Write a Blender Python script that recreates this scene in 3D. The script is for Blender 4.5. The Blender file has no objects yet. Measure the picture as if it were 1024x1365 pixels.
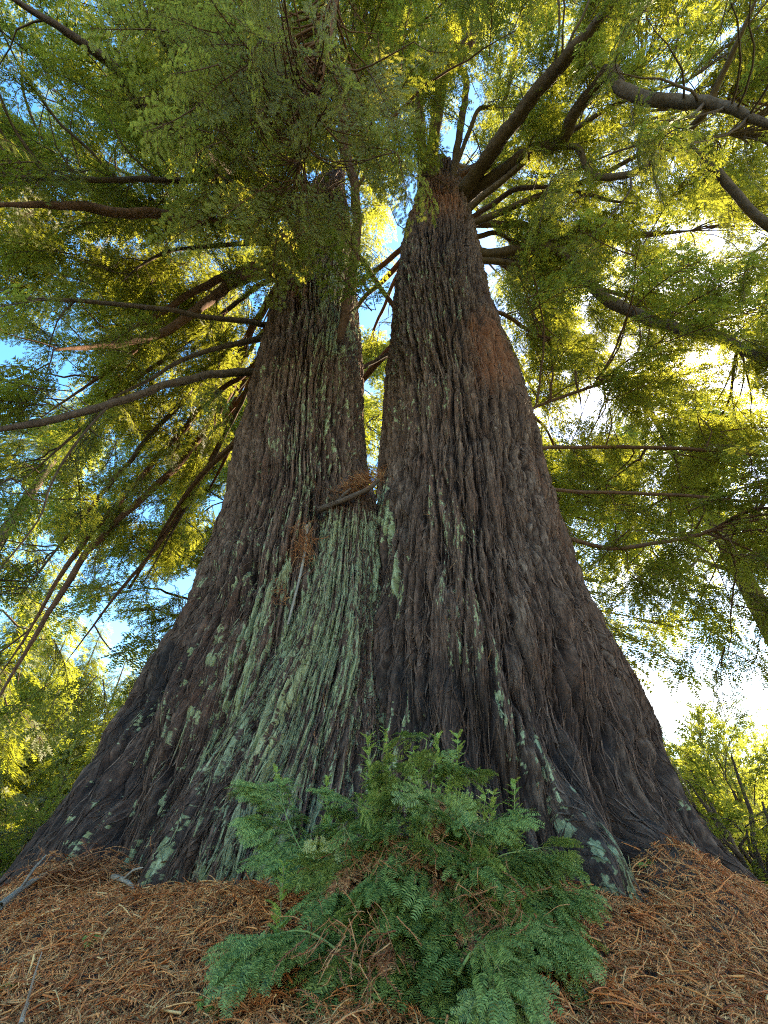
import bpy, math, time
import numpy as np
from mathutils import Vector
T0 = time.time()
S = bpy.context.scene
COL = S.collection
R = math.radians

# ------------------------------------------------------------------ camera
FPX, PW, PH, PITCH = 600.0, 1024.0, 1365.0, R(38)
CAM = np.array([0.0, 0.0, 0.55])
cd = bpy.data.cameras.new("camera")
cd.sensor_fit = 'VERTICAL'
cd.sensor_height = 36.0
cd.sensor_width = 36.0
cd.lens = 36.0 * FPX / PH
cd.clip_start = 0.05
cd.clip_end = 3000
cam = bpy.data.objects.new("camera", cd)
cam.location = CAM
cam.rotation_euler = (R(90) + PITCH, 0, 0)
COL.objects.link(cam)
S.camera = cam

# ------------------------------------------------------------------ light
SUN_EL, SUN_AZ = R(45), R(50)          # azimuth measured from +Y towards +X
W = bpy.data.worlds.new("World")
S.world = W
W.use_nodes = True
nt = W.node_tree
bg = nt.nodes['Background']
sky = nt.nodes.new('ShaderNodeTexSky')
sky.sky_type = 'NISHITA'
sky.sun_disc = False
sky.sun_elevation = SUN_EL
sky.sun_rotation = SUN_AZ
sky.altitude = 300
sky.air_density = 1.0
sky.dust_density = 0.4
sky.ozone_density = 3.0
tc = nt.nodes.new('ShaderNodeTexCoord')
mp = nt.nodes.new('ShaderNodeMapping')
mp.inputs['Scale'].default_value = (1.0, 1.0, 2.2)
nz = nt.nodes.new('ShaderNodeTexNoise')
nz.inputs['Scale'].default_value = 1.7
nz.inputs['Detail'].default_value = 9
nz.inputs['Roughness'].default_value = 0.62
cr = nt.nodes.new('ShaderNodeMapRange')
cr.inputs['From Min'].default_value = 0.54
cr.inputs['From Max'].default_value = 0.74
mx = nt.nodes.new('ShaderNodeMix')
mx.data_type = 'RGBA'
nt.links.new(tc.outputs['Generated'], mp.inputs['Vector'])
nt.links.new(mp.outputs['Vector'], nz.inputs['Vector'])
dt = nt.nodes.new('ShaderNodeVectorMath'); dt.operation = 'DOT_PRODUCT'
dt.inputs[1].default_value = (0.17, 0.03, -0.30)
nt.links.new(tc.outputs['Generated'], dt.inputs[0])
ad = nt.nodes.new('ShaderNodeMath'); ad.operation = 'ADD'
nt.links.new(nz.outputs['Fac'], ad.inputs[0]); nt.links.new(dt.outputs['Value'], ad.inputs[1])
nt.links.new(ad.outputs[0], cr.inputs['Value'])
nt.links.new(cr.outputs['Result'], mx.inputs['Factor'])
hs = nt.nodes.new('ShaderNodeHueSaturation'); hs.inputs['Saturation'].default_value = 1.3
nt.links.new(sky.outputs['Color'], hs.inputs['Color']); nt.links.new(hs.outputs['Color'], mx.inputs['A'])
mx.inputs['B'].default_value = (4.5, 4.7, 5.0, 1)
nt.links.new(mx.outputs['Result'], bg.inputs['Color'])
bg.inputs['Strength'].default_value = 0.08

sl = bpy.data.lights.new("sun", 'SUN')
sl.energy = 2.5
sl.angle = R(0.5)
sl.color = (1.0, 0.93, 0.80)
so = bpy.data.objects.new("sun", sl)
sv = Vector((math.sin(SUN_AZ) * math.cos(SUN_EL), math.cos(SUN_AZ) * math.cos(SUN_EL), math.sin(SUN_EL)))
so.rotation_euler = (-sv).to_track_quat('-Z', 'Y').to_euler()
so.location = sv * 60
COL.objects.link(so)

vs = S.view_settings
vs.view_transform = 'Standard'
vs.look = 'None'
vs.gamma = 1
vs.use_curve_mapping = False
vs.exposure = 3.55
vs.use_white_balance = True
vs.white_balance_temperature = 8800
vs.white_balance_tint = 10
S.cycles.max_bounces = 8
S.cycles.diffuse_bounces = 4
S.cycles.glossy_bounces = 2
S.cycles.transmission_bounces = 5
S.cycles.sample_clamp_indirect = 6.0
S.cycles.filter_width = 1.1
S.cycles.use_denoising = False

# ------------------------------------------------------------------ helpers
def ray(px, py):
    x = (np.asarray(px, float) - PW / 2) / FPX
    y = -(np.asarray(py, float) - PH / 2) / FPX
    c, s = math.cos(PITCH), math.sin(PITCH)
    return np.stack([x, c - y * s, s + y * c], -1)

def P(px, py, r):
    """point seen at a pixel, r metres from the lens"""
    d = ray(px, py)
    return CAM + d / np.linalg.norm(d, axis=-1, keepdims=True) * np.asarray(r, float)[..., None]

def proj(p):
    q = p - CAM
    c, s = math.cos(PITCH), math.sin(PITCH)
    f = q[..., 1] * c + q[..., 2] * s
    u = -q[..., 1] * s + q[..., 2] * c
    f2 = np.where(np.abs(f) < 1e-3, 1e-3, f)
    return PW / 2 + FPX * q[..., 0] / f2, PH / 2 - FPX * u / f2, f

def _h(i, j, s):
    n = (i.astype(np.int64) * 374761393 + j.astype(np.int64) * 668265263 + s * 974634377) & 0xFFFFFFFF
    n = ((n ^ (n >> 13)) * 1274126177) & 0xFFFFFFFF
    n = ((n ^ (n >> 15)) * 2246822519) & 0xFFFFFFFF
    return (n ^ (n >> 16)) & 0xFFFF

def noise2(x, y, seed=0):
    x, y = np.broadcast_arrays(np.asarray(x, float), np.asarray(y, float))
    xi = np.floor(x); yi = np.floor(y)
    fx = x - xi; fy = y - yi
    xi = xi.astype(np.int64); yi = yi.astype(np.int64)
    def g(i, j, dx, dy):
        a = _h(i, j, seed) * (2 * math.pi / 65536.0)
        return np.cos(a) * dx + np.sin(a) * dy
    u = fx * fx * fx * (fx * (fx * 6 - 15) + 10)
    v = fy * fy * fy * (fy * (fy * 6 - 15) + 10)
    a = g(xi, yi, fx, fy); b = g(xi + 1, yi, fx - 1, fy)
    c = g(xi, yi + 1, fx, fy - 1); d = g(xi + 1, yi + 1, fx - 1, fy - 1)
    return (a + (b - a) * u) * (1 - v) * 1.4 + (c + (d - c) * u) * v * 1.4

def sstep(a, b, x):
    t = np.clip((x - a) / (b - a), 0, 1)
    return t * t * (3 - 2 * t)

def nrm(v):
    return v / np.maximum(np.linalg.norm(v, axis=-1, keepdims=True), 1e-9)

def mesh_from(name, V, faces, smooth=True, attrs=None, uv=None):
    me = bpy.data.meshes.new(name)
    V = np.asarray(V, np.float32)
    faces = [np.asarray(f, np.int32) for f in faces if len(f)]
    me.vertices.add(len(V))
    me.vertices.foreach_set('co', V.ravel())
    loops = np.concatenate([f.ravel() for f in faces])
    sizes = np.concatenate([np.full(len(f), f.shape[1], np.int32) for f in faces])
    starts = np.concatenate([[0], np.cumsum(sizes)[:-1]]).astype(np.int32)
    me.loops.add(len(loops))
    me.loops.foreach_set('vertex_index', loops.astype(np.int32))
    me.polygons.add(len(sizes))
    me.polygons.foreach_set('loop_start', starts)
    if smooth:
        me.polygons.foreach_set('use_smooth', np.ones(len(sizes), bool))
    if attrs:
        for k, a in attrs.items():
            at = me.attributes.new(k, 'FLOAT_COLOR', 'POINT')
            at.data.foreach_set('color', np.asarray(a, np.float32).ravel())
    if uv is not None:
        at = me.attributes.new('bark_uv', 'FLOAT_VECTOR', 'POINT')
        at.data.foreach_set('vector', np.concatenate([uv, np.zeros((len(uv), 1))], 1).astype(np.float32).ravel())
    me.update(calc_edges=True)
    return me

class Geo:
    def __init__(self):
        self.V, self.F, self.n = [], {}, 0
    def add(self, V, *faces):
        V = np.asarray(V, np.float32)
        for f in faces:
            f = np.asarray(f, np.int64)
            if len(f):
                self.F.setdefault(f.shape[1], []).append(f + self.n)
        self.V.append(V)
        self.n += len(V)
    def obj(self, name, mat, parent=None, smooth=True):
        if not self.n:
            return None
        me = mesh_from(name, np.concatenate(self.V), [np.concatenate(f) for f in self.F.values()], smooth)
        return link(name, me, mat, parent)

def link(name, me, mat, parent=None):
    o = bpy.data.objects.new(name, me)
    if mat is not None and not me.materials:
        me.materials.append(mat)
    COL.objects.link(o)
    if parent is not None:
        o.parent = parent
        o.matrix_parent_inverse.identity()
        root = parent
        off = Vector((0, 0, 0))
        while root is not None:
            off += root.location
            root = root.parent
        o.location = -off
    return o

def empty(name, loc):
    o = bpy.data.objects.new(name, None)
    o.location = loc
    o.empty_display_size = 0.3
    COL.objects.link(o)
    return o

def tag(o, label, cat, group=None, kind=None):
    o['label'] = label
    if cat: o['category'] = cat
    if group: o['group'] = group
    if kind: o['kind'] = kind
    return o

def smooth_path(pts, step):
    """Catmull-Rom through pts (n,k), resampled about every step metres (first 3 columns are xyz)"""
    pts = np.asarray(pts, float)
    q = np.vstack([2 * pts[0] - pts[1], pts, 2 * pts[-1] - pts[-2]])
    out = []
    for i in range(1, len(q) - 2):
        L = np.linalg.norm(q[i + 1, :3] - q[i, :3])
        n = max(2, int(L / step))
        t = np.linspace(0, 1, n, endpoint=False)[:, None]
        a, b, c, d = q[i - 1], q[i], q[i + 1], q[i + 2]
        out.append(0.5 * (2 * b + (c - a) * t + (2 * a - 5 * b + 4 * c - d) * t * t + (3 * b - a - 3 * c + d) * t ** 3))
    out.append(pts[-1:])
    return np.concatenate(out)

def tube(pts, rad, sides=8, rough=0.0, seed=0):
    pts = np.asarray(pts, float); rad = np.asarray(rad, float)
    n = len(pts)
    tan = nrm(np.gradient(pts, axis=0))
    up = np.array([0.13, 0.31, 0.94])
    a = nrm(np.cross(tan, up)); b = np.cross(tan, a)
    th = np.linspace(0, 2 * math.pi, sides, endpoint=False)
    rr = rad[:, None] * np.ones(sides)[None]
    if rough:
        ln = np.concatenate([[0], np.cumsum(np.linalg.norm(np.diff(pts, axis=0), axis=1))])
        rr = rr * (1 + rough * noise2(th[None] * 2.2 + 7 * seed, ln[:, None] * 3.0, seed)
                   + rough * 0.6 * noise2(th[None] * 5 + 3 * seed, ln[:, None] * 9.0, seed + 1))
    V = pts[:, None] + rr[..., None] * (np.cos(th)[None, :, None] * a[:, None] + np.sin(th)[None, :, None] * b[:, None])
    i = np.arange(n - 1)[:, None]; j = np.arange(sides)[None]
    j2 = (j + 1) % sides
    F = np.stack([i * sides + j, i * sides + j2, (i + 1) * sides + j2, (i + 1) * sides + j], -1).reshape(-1, 4)
    V = V.reshape(-1, 3)
    V = np.vstack([V, pts[-1] + tan[-1] * rad[-1]])
    tip = np.stack([(n - 1) * sides + np.arange(sides), (n - 1) * sides + (np.arange(sides) + 1) % sides,
                    np.full(sides, len(V) - 1)], -1)
    return V, F, tip

def inst(T, Ft, M, pos):
    """copies of template verts T (m,3) under matrices M (n,3,3; columns = axes) at pos (n,3)"""
    V = np.einsum('nij,mj->nmi', M, T) + pos[:, None]
    n, m = len(pos), len(T)
    F = (np.asarray(Ft)[None] + (np.arange(n) * m)[:, None, None]).reshape(-1, np.asarray(Ft).shape[1])
    return V.reshape(-1, 3), F

def frames(d, up):
    """matrices with x along d, z near up"""
    x = nrm(d)
    y = nrm(np.cross(up, x))
    z = np.cross(x, y)
    return np.stack([x, y, z], -1)

# ------------------------------------------------------------------ materials
def new_mat(name):
    m = bpy.data.materials.new(name)
    m.use_nodes = True
    return m, m.node_tree.nodes, m.node_tree.links, m.node_tree.nodes['Principled BSDF']

def rgb(c):
    return (c[0], c[1], c[2], 1)

def leaf_mat(name, c1, c2, trans, tf=0.42, rough=0.55):
    """c1..c2: range of leaf colours, trans: colour of light passing through"""
    m, N, L, B = new_mat(name)
    g = N.new('ShaderNodeNewGeometry')
    oi = N.new('ShaderNodeTexNoise')
    oi.inputs['Scale'].default_value = 0.9
    oi.inputs['Detail'].default_value = 2
    L.new(g.outputs['Position'], oi.inputs['Vector'])
    ad = N.new('ShaderNodeMath'); ad.operation = 'ADD'
    L.new(g.outputs['Random Per Island'], ad.inputs[0])
    L.new(oi.outputs['Fac'], ad.inputs[1])
    mr = N.new('ShaderNodeMapRange')
    mr.inputs['From Min'].default_value = 0.3
    mr.inputs['From Max'].default_value = 1.7
    L.new(ad.outputs[0], mr.inputs['Value'])
    r = N.new('ShaderNodeValToRGB')
    r.color_ramp.elements[0].color = rgb(c1)
    r.color_ramp.elements[1].color = rgb(c2)
    L.new(mr.outputs['Result'], r.inputs['Fac'])
    L.new(r.outputs['Color'], B.inputs['Base Color'])
    B.inputs['Roughness'].default_value = rough
    B.inputs['Specular IOR Level'].default_value = 0.35
    t = N.new('ShaderNodeBsdfTranslucent')
    mu = N.new('ShaderNodeMix'); mu.data_type = 'RGBA'; mu.inputs['Factor'].default_value = 0.3
    mu.inputs['A'].default_value = rgb(trans)
    L.new(r.outputs['Color'], mu.inputs['B'])
    L.new(mu.outputs['Result'], t.inputs['Color'])
    ms = N.new('ShaderNodeMixShader')
    ms.inputs['Fac'].default_value = tf
    L.new(B.outputs[0], ms.inputs[1])
    L.new(t.outputs[0], ms.inputs[2])
    L.new(ms.outputs[0], N['Material Output'].inputs['Surface'])
    return m

def rand_mat(name, cols, rough=0.8, bump=0.0):
    """one colour per separate piece, from a ramp"""
    m, N, L, B = new_mat(name)
    g = N.new('ShaderNodeNewGeometry')
    r = N.new('ShaderNodeValToRGB')
    e = r.color_ramp.elements
    e[0].color = rgb(cols[0]); e[1].color = rgb(cols[-1])
    for k, c in enumerate(cols[1:-1]):
        x = e.new((k + 1) / (len(cols) - 1)); x.color = rgb(c)
    L.new(g.outputs['Random Per Island'], r.inputs['Fac'])
    nz = N.new('ShaderNodeTexNoise')
    nz.inputs['Scale'].default_value = 35
    nz.inputs['Detail'].default_value = 4
    L.new(g.outputs['Position'], nz.inputs['Vector'])
    mr = N.new('ShaderNodeMapRange')
    mr.inputs['To Min'].default_value = 0.55; mr.inputs['To Max'].default_value = 1.35
    L.new(nz.outputs['Fac'], mr.inputs['Value'])
    mu = N.new('ShaderNodeVectorMath'); mu.operation = 'MULTIPLY'
    L.new(r.outputs['Color'], mu.inputs[0]); L.new(mr.outputs['Result'], mu.inputs[1])
    L.new(mu.outputs[0], B.inputs['Base Color'])
    B.inputs['Roughness'].default_value = rough
    B.inputs['Specular IOR Level'].default_value = 0.25
    return m

def limb_mat(name, c1, c2):
    m, N, L, B = new_mat(name)
    g = N.new('ShaderNodeNewGeometry')
    nz = N.new('ShaderNodeTexNoise')
    nz.inputs['Scale'].default_value = 9
    nz.inputs['Detail'].default_value = 8
    nz.inputs['Roughness'].default_value = 0.7
    L.new(g.outputs['Position'], nz.inputs['Vector'])
    r = N.new('ShaderNodeValToRGB')
    r.color_ramp.elements[0].position = 0.3; r.color_ramp.elements[0].color = rgb(c1)
    r.color_ramp.elements[1].position = 0.7; r.color_ramp.elements[1].color = rgb(c2)
    L.new(nz.outputs['Fac'], r.inputs['Fac'])
    L.new(r.outputs['Color'], B.inputs['Base Color'])
    bp = N.new('ShaderNodeBump')
    bp.inputs['Strength'].default_value = 0.9
    bp.inputs['Distance'].default_value = 0.03
    L.new(nz.outputs['Fac'], bp.inputs['Height'])
    L.new(bp.outputs['Normal'], B.inputs['Normal'])
    B.inputs['Roughness'].default_value = 0.9
    B.inputs['Specular IOR Level'].default_value = 0.2
    return m

def bark_mat():
    m, N, L, B = new_mat("redwood_bark")
    at = N.new('ShaderNodeAttribute'); at.attribute_name = 'bark'       # r ridge, g lichen, b dark, a red
    uv = N.new('ShaderNodeAttribute'); uv.attribute_name = 'bark_uv'
    sep = N.new('ShaderNodeSeparateColor')
    L.new(at.outputs['Color'], sep.inputs['Color'])
    def stretch(sx, sy, det, rg):
        mp = N.new('ShaderNodeMapping'); mp.inputs['Scale'].default_value = (sx, sy, 1)
        L.new(uv.outputs['Vector'], mp.inputs['Vector'])
        n = N.new('ShaderNodeTexNoise'); n.inputs['Scale'].default_value = 1
        n.inputs['Detail'].default_value = det; n.inputs['Roughness'].default_value = rg
        L.new(mp.outputs['Vector'], n.inputs['Vector'])
        return n.outputs['Fac']
    fine = stretch(70, 6, 5, 0.65)
    mid = stretch(9, 1.2, 5, 0.6)
    blot = stretch(1.6, 0.9, 6, 0.62)
    def mixc(fac, a, b):
        x = N.new('ShaderNodeMix'); x.data_type = 'RGBA'
        for s, v in (('Factor', fac), ('A', a), ('B', b)):
            if isinstance(v, (tuple, float, int)):
                x.inputs[s].default_value = v if s == 'Factor' else rgb(v)
            else:
                L.new(v, x.inputs[s])
        return x.outputs['Result']
    def rng(v, a, b, c=0.0, d=1.0):
        x = N.new('ShaderNodeMapRange')
        L.new(v, x.inputs['Value'])
        for k, z in zip(('From Min', 'From Max', 'To Min', 'To Max'), (a, b, c, d)):
            x.inputs[k].default_value = z
        return x.outputs['Result']
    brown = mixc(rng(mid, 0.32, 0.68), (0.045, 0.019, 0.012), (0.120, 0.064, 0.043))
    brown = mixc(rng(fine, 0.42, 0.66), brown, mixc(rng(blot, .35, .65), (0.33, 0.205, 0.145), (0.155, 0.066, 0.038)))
    furrow = mixc(rng(blot, 0.35, 0.65), (0.022, 0.008, 0.005), (0.013, 0.007, 0.0055))  # dark red inner bark, blackened further as painted shade in the furrows
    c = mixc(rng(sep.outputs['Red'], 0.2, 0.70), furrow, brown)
    c = mixc(rng(at.outputs['Alpha'], 0.2, 0.9, 0, 0.85), c, mixc(rng(mid, .3, .7), (0.17, 0.05, 0.022), (0.30, 0.115, 0.055)))
    c = mixc(rng(sep.outputs['Blue'], 0.1, 1.0, 0, 0.9), c, mixc(rng(fine, .3, .7), (0.007, 0.0058, 0.006), (0.034, 0.027, 0.026)))
    lic = mixc(rng(blot, 0.4, 0.62), (0.185, 0.200, 0.105), (0.25, 0.240, 0.085))
    lic = mixc(rng(fine, 0.42, 0.62), lic, (0.40, 0.42, 0.235))
    g3 = N.new('ShaderNodeNewGeometry')
    cn = N.new('ShaderNodeTexNoise'); cn.inputs['Scale'].default_value = 42; cn.inputs['Detail'].default_value = 6; cn.inputs['Roughness'].default_value = .7
    L.new(g3.outputs['Position'], cn.inputs['Vector'])
    lm_ = N.new('ShaderNodeMath'); lm_.operation = 'MULTIPLY_ADD'; lm_.inputs[1].default_value = 1.1
    L.new(sep.outputs['Green'], lm_.inputs[0]); L.new(cn.outputs['Fac'], lm_.inputs[2])
    c = mixc(rng(lm_.outputs[0], 0.92, 1.40, 0, .92), c, lic)
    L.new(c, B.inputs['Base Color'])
    bp = N.new('ShaderNodeBump')
    bp.inputs['Strength'].default_value = 1.0
    bp.inputs['Distance'].default_value = 0.022
    L.new(fine, bp.inputs['Height'])
    L.new(bp.outputs['Normal'], B.inputs['Normal'])
    B.inputs['Roughness'].default_value = 0.88
    B.inputs['Specular IOR Level'].default_value = 0.22
    return m

BARK = bark_mat()
LIMB = limb_mat("limb_bark", (0.055, 0.033, 0.023), (0.14, 0.095, 0.072))
LIMB_RED = limb_mat("red_limb_bark", (0.075, 0.034, 0.021), (0.18, 0.092, 0.058))
LEAF = leaf_mat("redwood_needles", (0.054, 0.069, 0.015), (0.148, 0.155, 0.034), (0.42, 0.44, 0.05), 0.55)
LEAF_SOFT = leaf_mat("pale_redwood_needles", (0.098, 0.108, 0.025), (0.225, 0.225, 0.062), (0.50, 0.49, 0.075), 0.5)
LEAF_BACK = leaf_mat("sunny_needles", (0.042, 0.063, 0.012), (0.108, 0.126, 0.022), (0.44, 0.46, 0.045), 0.52)
LEAF_GLOW = leaf_mat('backlit_shrub_leaves', (0.07, 0.095, 0.016), (0.17, 0.19, 0.03), (0.50, 0.53, 0.07), 0.6)  # brighter, more translucent leaf copy: backlit glow put into the colour
LEAF_BUSH = leaf_mat("sprout_needles", (0.026, 0.070, 0.016), (0.36, 0.44, 0.12), (0.26, 0.36, 0.06), 0.28, 0.45)
LEAF_NEW = leaf_mat("new_growth_needles", (0.24, 0.36, 0.07), (0.44, 0.54, 0.12), (0.25, 0.36, 0.08), 0.3)
LEAF_FADED = leaf_mat("faded_needles", (0.38, 0.38, 0.12), (0.52, 0.48, 0.20), (0.4, 0.4, 0.12), 0.25)
DEAD = rand_mat("dead_needles", [(0.13, 0.04, 0.018), (0.26, 0.085, 0.033), (0.42, 0.16, 0.06), (0.56, 0.28, 0.12)])
LITTER = rand_mat("fallen_needle_twigs", [(0.17, 0.043, 0.015), (0.43, 0.115, 0.032), (0.64, 0.20, 0.058), (0.74, 0.29, 0.092), (0.54, 0.175, 0.068), (0.80, 0.45, 0.18)])
LITTER_DARK = rand_mat('dark_matted_twigs', [(0.05, 0.025, 0.017), (0.11, 0.055, 0.035), (0.2, 0.1, 0.06)])
STICK = limb_mat("weathered_wood", (0.17, 0.13, 0.10), (0.36, 0.29, 0.22))
STEM_GREEN = rand_mat("sprout_stem", [(0.16, 0.24, 0.06), (0.30, 0.32, 0.10), (0.26, 0.15, 0.07)])

# ------------------------------------------------------------------ sprig and bough templates
def sprig(pairs, wid, seed, curl=0.12, needle_w=0.5):
    """unit-long redwood sprig: stem and two ranks of flat needles; x along, y across, z up"""
    rg = np.random.default_rng(seed)
    V, F = [], []
    sw = 0.012
    V += [(0, -sw, 0), (0, sw, 0), (0.96, 0, -curl * .9)]
    F.append((0, 1, 2))
    for k in range(pairs):
        t = (k + 0.4) / pairs
        L = wid * (0.45 + 0.75 * math.sin(math.pi * (0.12 + 0.82 * t))) * rg.uniform(0.85, 1.1)
        for s in (-1, 1):
            x0 = t + rg.uniform(-.02, .02); z0 = -curl * t * t
            dx = L * 0.62; w = needle_w / pairs
            b = len(V)
            V += [(x0 - w * .5, 0, z0), (x0 + w * .5, 0, z0), (x0 + dx * .6 + w * .45, s * L * .62, z0 + 0.03),
                  (x0 + dx, s * L, z0 + rg.uniform(-.02, .03)), (x0 + dx * .5 - w * .45, s * L * .55, z0 + 0.03)]
            f = [(b, b + 1, b + 2), (b, b + 2, b + 4), (b + 4, b + 2, b + 3)]
            F += f if s > 0 else [(a, c, d) for a, d, c in f]
    return np.array(V), np.array(F)

def sprig_far(seed):
    rg = np.random.default_rng(seed)
    V, F = [], []
    for k in range(4):
        t = (k + .2) / 4
        L = 0.24 * (0.6 + 0.5 * math.sin(math.pi * (0.15 + 0.8 * t)))
        for s in (-1, 1):
            b = len(V)
            V += [(t - .09, 0, -.1 * t * t), (t + .11, 0, -.1 * t * t), (t + .20, s * L * rg.uniform(.8, 1.2), .02 - .1 * t * t)]
            F.append((b, b + 1, b + 2) if s > 0 else (b, b + 2, b + 1))
    V += [(.84, -.05, -.1), (.84, .05, -.1), (1.05, 0, -.13)]
    F.append((len(V) - 3, len(V) - 2, len(V) - 1))
    return np.array(V), np.array(F)

SPR_NEAR = [sprig(10, 0.20, s, 0.16, 0.66) for s in (1, 2, 3)]
SPR_MID = [sprig(7, 0.21, s, 0.12, 0.7) for s in (4, 5, 6)]
SPR_FAR = [sprig_far(s) for s in (7, 8, 9)]

def bough(seed, sprigs, sl=0.13, n_side=11, side=0.44, droop=0.22, gap=0.05):
    """flat feathered spray of unit length. Returns leaf verts, leaf tris, twig verts, twig quads"""
    rg = np.random.default_rng(seed)
    ax = lambda x: np.array([x, 0.05 * math.sin(3 * x + seed), -droop * x * x])
    pos, dr, up, ln = [], [], [], []
    tw = []
    xs = np.linspace(0, 1, 7)
    tw.append((np.array([ax(x) for x in xs]), np.linspace(.010, .003, 7)))
    for k in range(n_side):
        x = 0.12 + 0.86 * (k + rg.uniform(-.2, .2)) / (n_side - 1)
        x = min(max(x, .04), 1)
        for s in ((1, -1) if rg.random() < .75 else (rg.choice([1, -1]),)):
            L = side * (1.05 - 0.72 * x) * rg.uniform(.6, 1.2)
            a = s * rg.uniform(.75, 1.1)
            d = np.array([math.cos(a), math.sin(a), rg.uniform(-.28, .12)])
            p0 = ax(x)
            n = max(2, int(L / gap))
            path = []
            for q in range(n + 1):
                t = q / n
                p = p0 + d * L * t + np.array([L * .18 * t * t, 0, -0.3 * L * t * t])
                path.append(p)
                if q == 0: continue
                td = nrm(d + np.array([.36 * t, 0, -.6 * t]))
                sd = np.array([-td[1], td[0], 0])
                ss = 1 if q % 2 else -1
                pos.append(p); ln.append(sl * rg.uniform(.7, 1.2) * (1.05 - .3 * t))
                dr.append(td * .75 + sd * ss * .65 + np.array([0, 0, rg.uniform(-.35, .1)]))
                up.append(np.array([rg.uniform(-.35, .35), rg.uniform(-.35, .35), 1]))
            pos.append(path[-1]); dr.append(td); up.append(np.array([0, .2, 1])); ln.append(sl)
            tw.append((np.array(path), np.linspace(.004, .0015, len(path))))
    for k in range(int(n_side * .9)):
        x = .2 + .8 * rg.random(); s = rg.choice([-1, 1])
        pos.append(ax(x)); dr.append(np.array([.8, s * .6, rg.uniform(-.4, .1)])); ln.append(sl * rg.uniform(.7, 1.1))
        up.append(np.array([rg.uniform(-.3, .3), rg.uniform(-.3, .3), 1]))
    pos, dr, up, ln = map(np.array, (pos, dr, up, ln))
    M = frames(dr, up) * ln[:, None, None]
    which = rg.integers(0, len(sprigs), len(pos))
    LV, LF, n = [], [], 0
    for w, (T, F) in enumerate(sprigs):
        k = which == w
        if not k.any(): continue
        v, f = inst(T, F, M[k], pos[k])
        LV.append(v); LF.append(f + n); n += len(v)
    TV, TF, n = [], [], 0
    for p, r in tw:
        v, f, tip = tube(p, r, 3)
        TV.append(v); TF.append(f + n); n += len(v)
    return np.concatenate(LV), np.concatenate(LF), np.concatenate(TV), np.concatenate(TF)

B_MID = [bough(100 + i, SPR_MID[:], 0.115) for i in range(5)]
B_FAR = [bough(200 + i, SPR_FAR, 0.13, 12, .44, .22, .045) for i in range(6)]
B_COARSE = [bough(250 + i, SPR_FAR, 0.19, 8, .42, .25, .085) for i in range(5)]
B_NEAR = [bough(300 + i, SPR_NEAR, 0.40, 6, 0.44, 0.30, 0.20) for i in range(5)]

def put_boughs(leaf, wood, temps, pos, d, up, scale, rg):
    M = frames(d, up) * np.asarray(scale)[:, None, None]
    w = rg.integers(0, len(temps), len(pos))
    for k, (LV, LF, TV, TF) in enumerate(temps):
        i = w == k
        if i.any():
            leaf.add(*inst(LV, LF, M[i], pos[i]))
            if wood is not None:
                wood.add(*inst(TV, TF, M[i], pos[i]))

# ------------------------------------------------------------------ the ground
def ground_z(x, y):
    x = np.asarray(x, float); y = np.asarray(y, float)
    rad = np.sqrt((x / 1.12) ** 2 + (y - 6.1) ** 2)
    z = 0.40 * (1 - sstep(2.4, 4.0, rad)) - 0.75 * sstep(4.4, 14, rad) - 1.4 * sstep(12, 60, rad)
    z = z + 0.27 * np.exp(-((x - 2.12) ** 2 + (y - 4.1) ** 2) / (2 * 0.30 ** 2))
    z = z + 0.14 * np.exp(-((x - 2.75) ** 2 + (y - 4.6) ** 2) / (2 * 0.35 ** 2))
    z = z + 0.16 * np.exp(-((x + 2.62) ** 2 + (y - 4.35) ** 2) / (2 * 0.24 ** 2))
    z = z + 0.035 * noise2(x * 1.7, y * 1.7, 3) + 0.02 * noise2(x * 5, y * 5, 4) + 0.006 * noise2(x * 19, y * 19, 5)
    far = np.sqrt(x * x + y * y)
    return z + 0.9 * noise2(x / 40, y / 40, 6) * sstep(15, 60, far)

def ring_grid():
    rr = np.concatenate([[0.02], np.linspace(0.3, 8, 150), np.geomspace(8.2, 1500, 70)])
    th = np.linspace(0, 2 * math.pi, 360, endpoint=False)
    X = rr[:, None] * np.sin(th)[None]; Y = 3.5 + rr[:, None] * np.cos(th)[None]
    V = np.stack([X, Y, ground_z(X, Y)], -1).reshape(-1, 3)
    i = np.arange(len(rr) - 1)[:, None]; j = np.arange(360)[None]; j2 = (j + 1) % 360
    F = np.stack([i * 360 + j, (i + 1) * 360 + j, (i + 1) * 360 + j2, i * 360 + j2], -1).reshape(-1, 4)
    return V, F[:, ::-1]

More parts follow.
